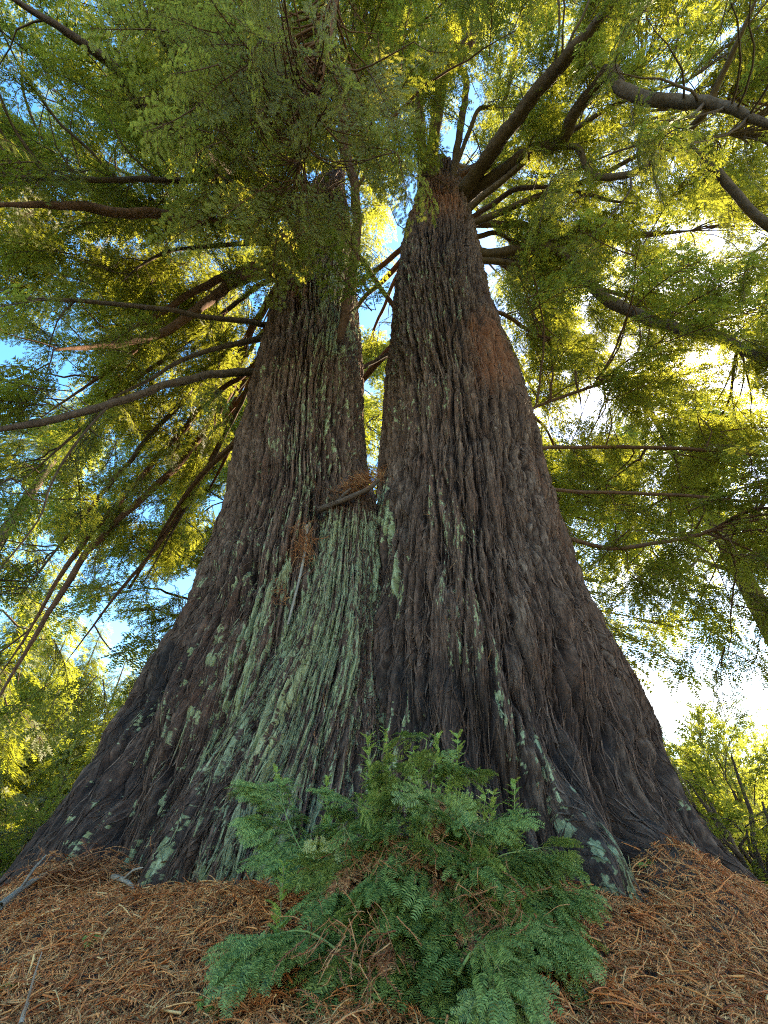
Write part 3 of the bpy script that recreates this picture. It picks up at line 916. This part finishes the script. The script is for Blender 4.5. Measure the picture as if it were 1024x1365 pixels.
LEAFG = [Geo() for _ in LIMBS]
WOODG = [Geo() for _ in LIMBS]
for i, l in enumerate(LIMBS):
    v, f, tip = tube(l['path'], l['rad'], 12 if l['traced'] else 8, .16, i + 3)
    WOODG[i].add(v, f, tip)

def hang(pts, temps, smin, smax, seed, wind=1.0, maxlen=4.5, per=2):
    rg = np.random.default_rng(seed)
    BP, BD, BU, BS, BI = [], [], [], [], []
    for c in pts:
        d2 = np.sum((LP - c) ** 2, 1) + rg.uniform(0, .5, len(LP))
        k = int(np.argmin(d2))
        L = math.sqrt(max(d2[k], 0))
        if L > maxlen: continue
        li = LI[k]
        a = LP[k]
        path = LIMBS[li]['path']
        tg = nrm(path[min(LK[k] + 1, len(path) - 1)] - path[max(LK[k] - 1, 0)])
        b0 = c
        ctrl = np.array([a, a + (c - a) * .4 + tg * .18 * L + np.array([0, 0, .10 * L]), c])
        if L > .25:
            r0 = min(.008 + .008 * L, LIMBS[li]['rad'][min(LK[k], len(path) - 1)] * .8)
            s = smooth_path(np.column_stack([ctrl, [r0, r0 * .75, .007]]), .3)
            s[1:-1, :3] += rg.normal(0, .018, (len(s) - 2, 3))
            v, f, tip = tube(s[:, :3], s[:, 3], 5)
            WOODG[li].add(v, f, tip)
        out = c - a
        out = out / max(L, 1e-6) * min(L, 1) + tg * .8
        for q in range(per):
            ang = rg.normal(0, .8) if q else rg.normal(0, .4)
            hd = np.array([out[0] * math.cos(ang) - out[1] * math.sin(ang), out[0] * math.sin(ang) + out[1] * math.cos(ang),
                           np.clip(out[2] * .5, -.4, .3) - rg.uniform(.05, .55) * wind])
            BP.append(c + (a - c) * (.28 * q * rg.random())); BD.append(hd); BU.append(np.array([rg.normal(0, .3), rg.normal(0, .3), 1]))
            BS.append(rg.uniform(smin, smax)); BI.append(li)
    BP, BD, BU, BS, BI = map(np.array, (BP, BD, BU, BS, BI))
    for li in np.unique(BI):
        k = BI == li
        put_boughs(LEAFG[li], WOODG[li], temps, BP[k], BD[k], BU[k], BS[k], rg)
    return len(BP)

pts, _, _, _ = cluster_set(2300, r_main, seed=21)
nb = hang(pts, B_FAR, .9, 1.7, 31, per=2)
gp1, _, _, _ = cluster_set(95, lambda px, py, rg: rg.uniform(16, 22, len(px)), lambda px, py: np.ones_like(px), (640, 300), (770, 520), 22)
gp2, _, _, _ = cluster_set(260, lambda px, py, rg: rg.uniform(18, 27, len(px)), lambda px, py: np.ones_like(px), (150, -80), (660, 330), 23)
gp3, _, _, _ = cluster_set(120, lambda px, py, rg: rg.uniform(14, 20, len(px)), lambda px, py: np.ones_like(px), (150, 360), (360, 620), 24)
gp5, _, _, _ = cluster_set(130, lambda px, py, rg: rg.uniform(14, 22, len(px)), lambda px, py: np.ones_like(px), (-40, 180), (340, 430), 26)
gp4, _, _, _ = cluster_set(190, lambda px, py, rg: rg.uniform(19, 26, len(px)), lambda px, py: np.ones_like(px), (680, -60), (1080, 460), 25)
nb += hang(np.concatenate([gp1, gp2, gp3, gp4, gp5]), B_FAR, .9, 1.7, 33, maxlen=8)
# sprays straight off the limbs
pts2 = []
rg = np.random.default_rng(77)
for l in LIMBS:
    n = len(l['path'])
    a = int(n * .3)
    for k in range(a, n, 6 if l['traced'] else 4):
        pts2.append(l['path'][k] + rg.normal(0, .38, 3))
pts2 = np.array(pts2)
qx, qy, qf = proj(pts2)
keep = ~(in_trunk(qx, qy, 25) & (qf > 0)) & (rg.random(len(pts2)) < np.clip(density(qx, qy), 0.05, 1) * .75)
nb += hang(pts2[keep], B_FAR, .7, 1.4, 32, per=2)
# the pale drooping spray hanging in front of the crown, nearer the viewer
def r_near(px, py, rg):
    return np.interp(py, [-100, 0, 330], [9.5, 9.0, 10.0]) + rg.uniform(-1.2, 3.2, len(px))
def d_near(px, py):
    return 1.4 * np.clip(blob(px, py, 390, 120, 85, 110) + .9 * blob(px, py, 385, 270, 55, 45) + .35 * blob(px, py, 520, 170, 25, 80)+ .5 * blob(px, py, 300, 60, 90, 70), 0, 1)
near_limb = len(LIMBS)
LIMBS.append(dict(path=smooth_path(np.column_stack([P(np.array([455, 445, 430, 405, 395.]), np.array([-60, 20, 100, 190, 262.]), np.array([12, 11, 10.2, 9.8, 9.6])),
             np.array([.05, .045, .035, .025, .012])]), .2)[:, :3], rad=None, red=True, traced=True))
LIMBS[-1]['rad'] = np.linspace(.05, .012, len(LIMBS[-1]['path']))
LEAFG.append(Geo()); WOODG.append(Geo())
WOODG[-1].add(*tube(LIMBS[-1]['path'], LIMBS[-1]['rad'], 8, .1, 2))
p3, _, _, _ = cluster_set(640, r_near, d_near, (180, -80), (620, 330), 41)
LP_all, LI_all, LK_all = LP, LI, LK
LP = LIMBS[-1]['path']; LI = np.full(len(LP), near_limb); LK = np.arange(len(LP))
nb += hang(p3, B_MID, .7, 1.15, 42, 1.6, 4, 1)
LP, LI, LK = LP_all, LI_all, LK_all
print('boughs', nb, round(time.time() - T0, 1))

for i, l in enumerate(LIMBS):
    o = WOODG[i].obj('limb', LIMB_RED if l['red'] else LIMB, redwood)
    LEAFG[i].obj('foliage', LEAF_SOFT if i == near_limb else LEAF, o, False)
print('limbs', len(LIMBS), sum(len(g.V) and sum(len(v) for v in g.V) for g in LEAFG), round(time.time() - T0, 1))

# ------------------------------------------------------------------ trees beyond
def broad_tree(name, x, y, h, rad, seed, label, cat='tree', leaf=LEAF_BACK, n=260, low=.12, temps=B_COARSE, smin=1.2, smax=2.3, group=None):
    rg = np.random.default_rng(seed)
    z0 = float(ground_z(x, y))
    root = tag(empty(name, (x, y, z0)), label, cat, group)
    t = np.linspace(0, 1, 14)
    ln = rg.uniform(-.03, .03, 2) * h
    tp = np.column_stack([x + ln[0] * t ** 1.5, y + ln[1] * t ** 1.5, z0 - .2 + h * .95 * t])
    tr = Geo(); tr.add(*tube(tp, h * .022 * (1 - .9 * t) + .02 + .02 * h * np.exp(-t * 18), 14, .12, seed))
    tr.obj('trunk', LIMB, root)
    wood, leafg = Geo(), Geo()
    BP, BD, BU, BS = [], [], [], []
    nl = int(22 + h)
    for k in range(nl):
        f = low + (1 - low) * (k + rg.random()) / nl
        az = rg.uniform(0, 2 * math.pi)
        L = rad * (1 - ((f - low) / (1 - low)) ** 1.5 * .85) * rg.uniform(.6, 1.1)
        p0 = np.array([np.interp(f, t, tp[:, i]) for i in range(3)])
        hdir = np.array([math.sin(az), math.cos(az), 0])
        tt = np.linspace(0, 1, 7)
        pth = p0 + hdir * (L * tt)[:, None]
        pth[:, 2] += L * (.18 * tt - .45 * tt ** 2)
        pth[1:] += rg.normal(0, .03 * L, (6, 3))
        wood.add(*tube(pth, .012 * L * (1 - .85 * tt) + .012, 5))
        for q in range(int(n / nl)):
            s = rg.uniform(.2, 1) ** .7
            p = np.array([np.interp(s, tt, pth[:, i]) for i in range(3)]) + rg.normal(0, .09 * L, 3) * [1, 1, .5]
            a = rg.normal(0, .8)
            BP.append(p); BD.append([hdir[0] * math.cos(a) - hdir[1] * math.sin(a), hdir[0] * math.sin(a) + hdir[1] * math.cos(a), -rg.uniform(0, .7)])
            BU.append([rg.normal(0, .3), rg.normal(0, .3), 1]); BS.append(rg.uniform(smin, smax))
    put_boughs(leafg, wood, temps, *map(np.array, (BP, BD, BU, BS)), rg)
    wood.obj('branches', LIMB, root)
    leafg.obj('crown', leaf, root, False)
    return root

broad_tree('redwood_tree', 6.5, 19, 26, 7.5, 301, 'sunlit redwood close behind the giant trunk, on its white sky side', n=480, low=.34)
broad_tree('redwood_tree', 14.5, 16, 24, 7.0, 302, 'tall redwood at the edge of the white sky, beyond the hooked limb', n=460, low=.45)
broad_tree('redwood_tree', -1.2, 19, 34, 6.5, 303, 'redwood glimpsed through the gap between the twin trunks', n=760)
broad_tree('redwood_tree', -20, 19, 27, 6.0, 304, 'tall yellow green redwood cropped by the edge, beside the blue sky gap', n=500)

broad_tree('redwood_tree', 4.7, 14.5, 23, 5.0, 306, 'yellow green redwood standing tight behind the sunlit trunk edge', n=400, low=.28)
broad_tree('redwood_tree', -7.5, 17.5, 26, 5.5, 307, 'pale lit redwood behind the fanning limbs of the mossier trunk', n=560, low=.25)

def conifer(x, y, h, seed, label, group):
    rg = np.random.default_rng(seed)
    z0 = float(ground_z(x, y))
    root = tag(empty('conifer_tree', (x, y, z0)), label, 'tree', group)
    t = np.linspace(0, 1, 10)
    tr = Geo(); tr.add(*tube(np.column_stack([x + 0 * t, y + 0 * t, z0 - .2 + h * .97 * t]), h * .014 * (1 - .95 * t) + .015, 8, .1, seed))
    tr.obj('trunk', LIMB, root)
    BP, BD, BU, BS = [], [], [], []
    nw = int(h * 3.6)
    for k in range(nw):
        f = .05 + .95 * (k + rg.random() * .6) / nw
        L = h * .22 * (1 - f) ** .75 * rg.uniform(.75, 1.15) + .45
        m = int(5 + 5 * (1 - f))
        for q in range(m):
            az = 2 * math.pi * (q + rg.random() * .8) / m
            hd = np.array([math.sin(az), math.cos(az), 0])
            s = min(L, 2.6) * rg.uniform(.8, 1.1)
            BP.append(np.array([x, y, z0 + h * f]) + hd * max(0, L - s) * .9 + [0, 0, -.22 * max(0, L - s)])
            BD.append(hd + [0, 0, rg.uniform(-.42, .02) + .3 * (f > .85)]); BU.append([rg.normal(0, .15), rg.normal(0, .15), 1]); BS.append(s)
            if L > 3:
                BP.append(np.array([x, y, z0 + h * f]) + hd * L * .35); BD.append(hd + [rg.normal(0, .4), rg.normal(0, .4), -.3]); BU.append([0, 0, 1]); BS.append(s)
    lg = Geo()
    put_boughs(lg, None, B_COARSE, *map(np.array, (BP, BD, BU, BS)), rg)
    lg.obj('crown', LEAF_BACK, root, False)

con = [(-12, 30, 11, 'lowest young conifer just beside the dark flared trunk edge'),
       (-17, 33, 15, 'pointed conifer under the lower blue sky gap'),
       (-21, 30, 12, 'short conifer in front of the pointed ones beyond the trunk'),
       (-25, 34, 18, 'yellow green conifer with a spire reaching the blue sky gap'),
       (-30, 36, 24, 'tall bright conifer at the picture edge beside the blue sky'),
       (-15, 44, 17, 'distant conifer showing between two nearer spires'),
       (-24, 48, 21, 'far pale conifer behind the pointed one'),
       (-33, 50, 25, 'farthest tall conifer near the picture edge'),
       (-9.5, 38, 12, 'small conifer half hidden by the flared trunk'),
       (-13.2, 25, 10, 'bright conifer pressed close to the dark trunk edge'),
       (-16.2, 28, 12.5, 'conifer with drooping sunny boughs left of the one pressed to the trunk'),
       (-20.5, 27, 9, 'round topped young conifer between two taller spires'),
       (-28, 25, 9, 'low bushy conifer at the edge of the litter bank')]
for k, (x, y, h, lb) in enumerate(con):
    conifer(x, y, h, 400 + k, lb, 'conifers beyond the trunk')

def shrub(name, x, y, h, rad, seed, label, cat, leaf, n, smin, smax, group):
    rg = np.random.default_rng(seed)
    z0 = float(ground_z(x, y))
    root = tag(empty(name, (x, y, z0)), label, cat, group)
    wood, lg = Geo(), Geo()
    BP, BD, BU, BS = [], [], [], []
    for k in range(16):
        az, el = rg.uniform(0, 2 * math.pi), rg.uniform(.35, 1.3)
        L = rg.uniform(.7, 1.0)
        d = np.array([math.sin(az) * math.cos(el) * rad, math.cos(az) * math.cos(el) * rad, math.sin(el) * h]) * L
        tt = np.linspace(0, 1, 6)
        pth = np.array([x, y, z0 - .05]) + d * tt[:, None] + rg.normal(0, .04 * rad, (6, 3)) * tt[:, None]
        wood.add(*tube(pth, .02 * h * (1 - .85 * tt) + .008, 5))
        for q in range(n // 16):
            s = rg.uniform(.25, 1)
            p = np.array([np.interp(s, tt, pth[:, i]) for i in range(3)]) + rg.normal(0, .16 * rad, 3)
            p[2] = max(p[2], z0 + .1)
            BP.append(p); BD.append(nrm(p - [x, y, z0 + h * .3]) + rg.normal(0, .45, 3)); BU.append([rg.normal(0, .5), rg.normal(0, .5), 1]); BS.append(rg.uniform(smin, smax))
    put_boughs(lg, wood, B_COARSE, *map(np.array, (BP, BD, BU, BS)), rg)
    wood.obj('stems', LIMB, root)
    lg.obj('foliage', leaf, root, False)

GB = 'sunny shrubs beyond the litter bank'
shrub('shrub', 6.2, 9.6, 2.9, 1.5, 501, 'feathery dark green shrub right against the trunk base under the white sky', 'shrub', LEAF_GLOW, 110, .7, 1.3, GB)
shrub('shrub', 11.3, 17.5, 5.0, 2.9, 502, 'bright yellow green rounded shrub below the white sky', 'shrub', LEAF_GLOW, 320, .9, 1.6, GB)
shrub('shrub', 14.2, 20, 4.6, 3.2, 503, 'sunny shrub at the picture edge beside the rounded one', 'shrub', LEAF_GLOW, 300, .9, 1.6, GB)
shrub('shrub', 8.9, 13.2, 1.9, 1.6, 504, 'low sunlit bush at the foot of the rounded shrub', 'shrub', LEAF_GLOW, 190, .6, 1.1, GB)
shrub('shrub', 19, 30, 8.2, 5, 505, 'far thicket on the skyline under the white sky', 'shrub', LEAF_GLOW, 240, 1.2, 2.2, GB)
GL = 'shrubs below the conifers'
shrub('shrub', -10.5, 16, 3.0, 2.4, 506, 'loose grey green shrub at the foot of the conifers beside the trunk', 'shrub', LEAF, 200, .9, 1.6, GL)
shrub('shrub', -14.5, 18, 4.4, 3.0, 507, 'yellow green shrub in the sun below the conifer spires', 'shrub', LEAF_BACK, 300, .9, 1.7, GL)
shrub('shrub', -8.0, 20, 4.8, 2.6, 508, 'taller shrub leaning behind the dark trunk edge', 'shrub', LEAF_BACK, 260, .9, 1.7, GL)
shrub('shrub', -16.5, 14, 2.3, 2.4, 509, 'low dull green bush at the picture edge above the litter', 'shrub', LEAF, 200, .8, 1.4, GL)
print('background', round(time.time() - T0, 1))

# ------------------------------------------------------------------ needle litter
def dead_twig(seed):
    """curved dead twig of unit length with a fringe of short needles"""
    rg = np.random.default_rng(seed)
    n = 7
    t = np.linspace(0, 1, n)
    a = rg.uniform(-.35, .35); b = rg.uniform(-.25, .35)
    p = np.column_stack([t, a * t * t + .05 * np.sin(5 * t + seed), b * t * (1 - t) * 1.5])
    v, f, tip = tube(p, np.linspace(.021, .008, n), 3)
    V, F3 = [v], [tip]
    F3.append(np.concatenate([f[:, [0, 1, 2]], f[:, [0, 2, 3]]]))
    off = len(v)
    if seed % 3:
        for k in range(18):
            s = .12 + .86 * k / 18
            q = np.array([np.interp(s, t, p[:, i]) for i in range(3)])
            sd = 1 if k % 2 else -1
            L = rg.uniform(.09, .16)
            e = q + [L * .85, sd * L * .55, rg.uniform(-.03, .05)]
            V.append(np.array([q - [.02, 0, 0], q + [.02, 0, 0], e])); F3.append(np.array([[0, 1, 2]]) + off); off += 3
    return np.concatenate(V), np.concatenate(F3)

DT = [dead_twig(s) for s in range(9)]
def scatter_twigs(geo, x, y, zoff, rg, lmin, lmax, tilt=.25, zf=ground_z, temps=DT):
    n = len(x)
    z = zf(x, y) + zoff
    az = rg.uniform(0, 2 * math.pi, n)
    d = np.stack([np.cos(az), np.sin(az), rg.normal(0, tilt, n)], -1)
    e = .06
    gx = (zf(x + e, y) - zf(x - e, y)) / (2 * e); gy = (zf(x, y + e) - zf(x, y - e)) / (2 * e)
    d[:, 2] += gx * d[:, 0] + gy * d[:, 1]
    up = np.stack([-gx + rg.normal(0, .5, n), -gy + rg.normal(0, .5, n), np.ones(n)], -1)
    L = rg.uniform(lmin, lmax, n) * rg.choice([.7, 1, 1.4], n)
    M = frames(d, up) * L[:, None, None]
    w = rg.integers(0, len(temps), n)
    pos = np.stack([x, y, z], -1) - nrm(d) * (L * .5)[:, None]
    for k, (T, F) in enumerate(temps):
        i = w == k
        if i.any(): geo.add(*inst(T, F, M[i], pos[i]))

rg = np.random.default_rng(9)
lit = Geo()
n = 46000
d = 1.5 + 5.6 * rg.random(n) ** 1.25; a = rg.uniform(R(-48), R(48), n)
x = d * np.sin(a); y = d * np.cos(a)
inside = np.zeros(n, bool)
for s in (11, 23, 37):
    st = STEMS[s]
    zg = ground_z(x, y)
    cx, cy, rr = [np.interp(zg, st['z'], st[k]) for k in ('cx', 'cy', 'r')]
    inside |= np.hypot(x - cx, y - cy) < rr - .1
x, y = x[~inside], y[~inside]
scatter_twigs(lit, x, y, rg.uniform(-.005, .04, len(x)), rg, .08, .20)
FS = [sprig(11, 0.11, 60 + s, c_, 0.30) for s, c_ in ((0, .3), (1, -.25), (2, .15), (3, -.1))]
n = 11000
d = 1.5 + 5.4 * rg.random(n) ** 1.3; a = rg.uniform(R(-48), R(48), n)
x = d * np.sin(a); y = d * np.cos(a)
inside = np.zeros(n, bool)
for s in (11, 23, 37):
    st = STEMS[s]
    zg = ground_z(x, y)
    cx, cy, rr = [np.interp(zg, st['z'], st[k]) for k in ('cx', 'cy', 'r')]
    inside |= np.hypot(x - cx, y - cy) < rr - .1
x, y = x[~inside], y[~inside]
scatter_twigs(lit, x, y, rg.uniform(.01, .045, len(x)), rg, .09, .16, .22, temps=FS)
o = lit.obj('needle_litter', LITTER, None, False)
tag(o, 'thick carpet of fallen rust brown redwood twigs and needles', 'leaf litter', kind='stuff')

# ------------------------------------------------------------------ debris lodged in the tree
def clump(name, c, size, n, seed, label, lmin=.10, lmax=.24, drop=.0, mat=DEAD, cat='debris', to=None):
    rg = np.random.default_rng(seed)
    g_ = Geo()
    p = np.array(c) + rg.normal(0, 1, (n, 3)) * np.array(size)
    if to is not None:                       # strewn along a line, ragged
        p += rg.random((n, 1)) ** 1.3 * (np.array(to) - np.array(c)) + .5 * np.array(size) * rg.normal(0, 1, (n, 1)) * rg.normal(0, 1, 3)
    az = rg.uniform(0, 2 * math.pi, n)
    dd = np.stack([np.cos(az), np.sin(az), rg.normal(-drop, .45, n)], -1)
    L = rg.uniform(lmin, lmax, n)
    M = frames(dd, rg.normal(0, 1, (n, 3)) + [0, 0, .6]) * L[:, None, None]
    w = rg.integers(0, len(DT), n)
    for k, (T, F) in enumerate(DT):
        i = w == k
        g_.add(*inst(T, F, M[i], p[i] - nrm(dd[i]) * (L[i] * .5)[:, None]))
    o = g_.obj(name, mat, None, False)
    o.data.update()
    return tag(o, label, cat)

clump('needle_clump', P(500, 634, surf_r(520, 640, .12)), (.10, .07, .045), 420, 601, 'red brown heap of dead needles piled in the crotch between the twin trunks', .08, .24, .2, to=P(462, 655, surf_r(462, 655, .1)))
clump('needle_clump', P(462, 662, surf_r(462, 662, .1)), (.16, .08, .05), 170, 602, 'dark matted twig debris sloping down from the crotch pile', .1, .26, .3, mat=LITTER_DARK, to=P(428, 684, surf_r(428, 684, .07)))
clump('needle_clump', P(409, 712, surf_r(409, 712, .08)), (.06, .03, .09), 150, 603, 'rusty tuft of dead needles hanging on the trunk above the pale stick', .08, .26, 1.0, to=P(402, 745, surf_r(402, 745, .04)))
clump('needle_clump', P(372, 790, surf_r(372, 790, .05)), (.05, .03, .10), 60, 604, 'small rusty tuft caught in the bark beneath the pale stick', .07, .15, .7)
clump('twig_heap', P(112, 1165, surf_r(112, 1165, .16)), (.20, .10, .055), 420, 605, 'heap of dry brown twigs banked against the black outer root', .10, .26)

def stick(pts, w0, w1, seed, label, mat=STICK):
    p = np.array(pts, float)
    p[:, 2] = [min(q[2], surf_r(q[0], q[1], w0 * 1.3)) for q in p]
    xyz = P(p[:, 0], p[:, 1], p[:, 2])
    s = smooth_path(xyz, .05)
    g_ = Geo(); g_.add(*tube(s, np.linspace(w0, w1, len(s)), 8, .2, seed))
    k = len(s) // 3
    tw = np.array([s[k], s[k] + (s[k + 2] - s[k]) * .8 + [0.02, -.05, .08], s[k] + (s[k + 2] - s[k]) * 1.6 + [0.03, -.07, .12]])
    g_.add(*tube(tw, [w1, w1 * .8, w1 * .4], 5))
    return tag(g_.obj('stick', mat), label, 'stick')
stick([(410, 700, 9), (406, 740, 9), (396, 785, 9), (384, 832, 9)], .022, .012, 1, 'pale barkless stick leaning on the trunk below the rusty tuft')
stick([(425, 680, 6.6), (455, 668, 6.55), (490, 652, 6.55), (505, 640, 6.6)], .05, .03, 2, 'dark broken branch wedged in the crotch under the needle heap', LIMB)
stick([(0, 1208, 4.6), (35, 1180, 4.8), (70, 1160, 4.95)], .022, .012, 3, 'grey stick sloping up against the black outer root')
stick([(150, 1168, 4.6), (170, 1176, 4.5), (186, 1192, 4.4)], .018, .011, 4, 'short bent stick poking out of the twig heap')
stick([(28, 1365, 2.3), (32, 1350, 2.32), (37, 1338, 2.35)], .007, .004, 5, 'small grey stick standing in the litter at the bottom corner')

# scraps of dead needles caught all over the bark
rg = np.random.default_rng(71)
sc = Geo()
for s, m in ((11, 190), (23, 190), (37, 120)):
    st = STEMS[s]
    nr = st['P'].shape[0]
    ri = (nr * rg.random(m) ** 1.6 * .75 + 5).astype(int); ci = rg.integers(20, st['nf'] - 20, m)
    p = st['P'][ri, ci] + st['n'][ri, ci] * rg.uniform(.005, .03, (m, 1))
    dd = rg.normal(0, .6, (m, 3)) + [0, 0, -1]
    L = rg.uniform(.06, .16, m)
    M = frames(dd, st['n'][ri, ci] + rg.normal(0, .3, (m, 3))) * L[:, None, None]
    w = rg.integers(0, len(DT), m)
    for k, (T, F) in enumerate(DT):
        i = w == k
        if i.any(): sc.add(*inst(T, F, M[i], p[i]))
tag(sc.obj('needle_scraps', DEAD, None, False), 'scraps of dead orange needles caught all over the trunk bark', 'debris', kind='stuff')

# ------------------------------------------------------------------ sprout bush in front of the trunk
bc = np.array([0.19, 2.85]); bz = float(ground_z(*bc))
bush = tag(empty('sprout_bush', (bc[0], bc[1], bz)), 'bushy clump of blue green redwood sprouts with dead brown sprays inside', 'bush')
rg = np.random.default_rng(88)
stems, green, new, dead_g = Geo(), Geo(), Geo(), Geo()
def put(geo, temps, P_, D_, U_, S_):
    if len(P_): put_boughs(geo, stems, temps, *map(np.array, (P_, D_, U_, S_)), rg)
gp, gd, gu, gs = [], [], [], []
np_, nd, nu, ns = [], [], [], []
dp, dd_, du, ds = [], [], [], []
for k in range(66):
    az = rg.uniform(0, 2 * math.pi)
    front = .5 - .5 * math.cos(az)                      # 1 = towards the viewer
    spread = rg.random() ** .6
    b = np.array([bc[0] + .17 * spread * math.sin(az), bc[1] + .16 * spread * math.cos(az)])
    h = (1.0 - .55 * spread) * rg.uniform(.55, 1.06)
    lean = .04 + .21 * spread
    top = np.array([b[0] + lean * math.sin(az) * rg.uniform(.7, 1.15), b[1] + lean * .8 * math.cos(az), float(ground_z(*b)) + h])
    p0 = np.array([b[0], b[1], float(ground_z(*b)) - .03])
    mid = (p0 + top) / 2 + [0, 0, .12 * h] + rg.normal(0, .03, 3)
    pth = smooth_path(np.array([p0, mid, top]), .06)
    stems.add(*tube(pth, np.linspace(.007, .0025, len(pth)), 5))
    for s in np.linspace(.22, 1, 7):
        i = min(int(s * (len(pth) - 1)), len(pth) - 1)
        a2 = az + rg.normal(0, 1.0)
        q = [math.sin(a2), math.cos(a2), rg.uniform(-.65, .35) + (.6 if s > .95 else 0)]
        L = rg.uniform(.15, .32) * (1.1 - .35 * s)
        if rg.random() < .22 and s < .9:
            dp.append(pth[i]); dd_.append([q[0], q[1], q[2] - .4]); du.append(rg.normal(0, .4, 3) + [0, 0, 1]); ds.append(L * .9)
        else:
            gp.append(pth[i]); gd.append(q); gu.append(rg.normal(0, .35, 3) + [0, 0, 1]); gs.append(L)
# sprays low round the front and the sides
for k in range(40):
    az = rg.uniform(R(70), R(290))
    rr_ = rg.uniform(.14, .32)
    x, y = bc[0] + rr_ * math.sin(az) * 1.05, bc[1] + rr_ * math.cos(az) * .8
    gp.append([x * .8 + bc[0] * .2, y * .8 + bc[1] * .2, float(ground_z(x, y)) + rg.uniform(.08, .45)])
    gd.append([math.sin(az), math.cos(az), rg.uniform(-.6, .1)]); gu.append(rg.normal(0, .3, 3) + [0, 0, 1]); gs.append(rg.uniform(.15, .26))
for chain in (((590, 1250, 2.75), (670, 1205, 2.95), (740, 1185, 3.1)), ((600, 1290, 2.6), (680, 1235, 2.75), (740, 1240, 2.85)),
              ((590, 1290, 2.5), (650, 1265, 2.5), (675, 1340, 2.42)), ((480, 1290, 2.6), (410, 1242, 2.62), (350, 1250, 2.65)),
              ((560, 1250, 2.8), (650, 1150, 3.0), (720, 1130, 3.2)), ((470, 1230, 2.85), (400, 1130, 3.1), (372, 1060, 3.3)),
              ((610, 1300, 2.45), (640, 1260, 2.4), (660, 1340, 2.35))):
    p = np.array(chain, float)
    pth = smooth_path(P(p[:, 0], p[:, 1], p[:, 2]), .045)
    stems.add(*tube(pth, np.linspace(.007, .002, len(pth)), 5))
    tg = nrm(np.gradient(pth, axis=0))
    for i in range(int(len(pth) * .3), len(pth)):
        for s_ in (-1, 1):
            side = np.array([tg[i, 1], -tg[i, 0], 0]) * s_
            gp.append(pth[i]); gd.append(tg[i] * .9 + side * rg.uniform(.5, 1.0) + [0, 0, rg.uniform(-.5, .1)]); gu.append(rg.normal(0, .3, 3) + [0, -.3, 1]); gs.append(rg.uniform(.14, .26))
put(green, B_NEAR, gp, gd, gu, gs)
put(dead_g, B_NEAR, dp, dd_, du, ds)
# upright bright new shoots
for px, py0, py1, dist in ((493, 1130, 985, 3.3), (520, 1140, 975, 3.35), (548, 1150, 1000, 3.2), (585, 1140, 985, 3.3), (607, 1160, 985, 3.35),
                           (560, 1190, 1030, 3.1), (641, 1150, 1060, 3.1), (655, 1160, 1060, 3.1), (690, 1150, 1045, 3.2), (440, 1150, 1040, 3.2),
                           (378, 1290, 1155, 2.8), (487, 1170, 1070, 3.0), (600, 1100, 1010, 3.4), (372, 1090, 1030, 3.6), (630, 1180, 1075, 3.05)):
    a = P(px, py0, dist); b = P(px + rg.uniform(-6, 6), py1, dist + .05)
    pth = smooth_path(np.array([a, (a + b) / 2 + rg.normal(0, .012, 3), b]), .03)
    stems.add(*tube(pth, np.linspace(.005, .0022, len(pth)), 5))
    m = len(pth)
    for q in range(1, m):
        for s in range(4):
            az = rg.uniform(0, 2 * math.pi)
            np_.append(pth[q]); nd.append([math.cos(az), math.sin(az), rg.uniform(.3, 1.3)]); nu.append([0, 0, 1]); ns.append(rg.uniform(.04, .095) * (1.15 - .4 * q / m))
M = frames(np.array(nd), np.array(nu)) * np.array(ns)[:, None, None]
v, f = inst(*SPR_NEAR[0], M, np.array(np_)); new.add(v, f)
stems.obj('stems', STEM_GREEN, bush)
green.obj('foliage', LEAF_BUSH, bush, False)
new.obj('new_shoots', LEAF_NEW, bush, False)
o = dead_g.obj('dead_foliage', DEAD, bush, False); o['label'] = 'brown dead sprays'
fade = Geo()
fp = P(np.array([438, 447, 430.]), np.array([1092, 1098, 1100.]), np.array([3.05, 3.05, 3.05]))
put_boughs(fade, None, B_NEAR, fp, np.array([[.1, -.2, -1], [.25, -.2, -1], [-.2, -.2, -1.]]), np.array([[0, -1, .2]] * 3), np.array([.24, .22, .2]), rg)
o = fade.obj('faded_foliage', LEAF_FADED, bush, False); o['label'] = 'drooping straw yellow spray'

# fallen needles caught in the bush
clump('needle_clump', P(550, 1150, 2.6), (.15, .07, .045), 260, 606, 'orange brown fallen needles caught on top of the green sprout bush', .06, .14)
clump('needle_clump', P(470, 1270, 2.34), (.10, .05, .06), 80, 607, 'tan dead needle bunch hanging in the front of the sprout bush', .07, .15, .6)
clump('needle_clump', P(655, 1215, 2.55), (.09, .06, .06), 120, 608, 'dead needles caught between the bush and the lichen covered root', .06, .14, .4)

# green seedlings in the litter
for k, (px, py, dist, lb) in enumerate(((118, 1262, 3.6, 'tiny pale green seedling alone in the litter below the twig heap'),
                                        (275, 1335, 2.75, 'small green seedling in the litter beside the sprout bush'),
                                        (868, 1170, 4.4, 'green seedling on the litter bank under the curved root'),
                                        (20, 1280, 3.4, 'pale seedling in the litter at the picture edge'))):
    p = P(px, py, dist)
    p[2] = float(ground_z(p[0], p[1])) + .02
    root = tag(empty('seedling', p), lb, 'seedling', 'seedlings in the litter')
    lg, wg = Geo(), Geo()
    m = 6
    az = rg.uniform(0, 6.28, m)
    put_boughs(lg, wg, B_NEAR, np.repeat(p[None], m, 0), np.stack([np.cos(az), np.sin(az), rg.uniform(.2, .9, m)], -1), np.tile([0, 0, 1.], (m, 1)) + rg.normal(0, .3, (m, 3)), rg.uniform(.045, .075, m), rg)
    wg.obj('stem', STEM_GREEN, root)
    lg.obj('leaves', LEAF_NEW, root, False)
print('done', round(time.time() - T0, 1))
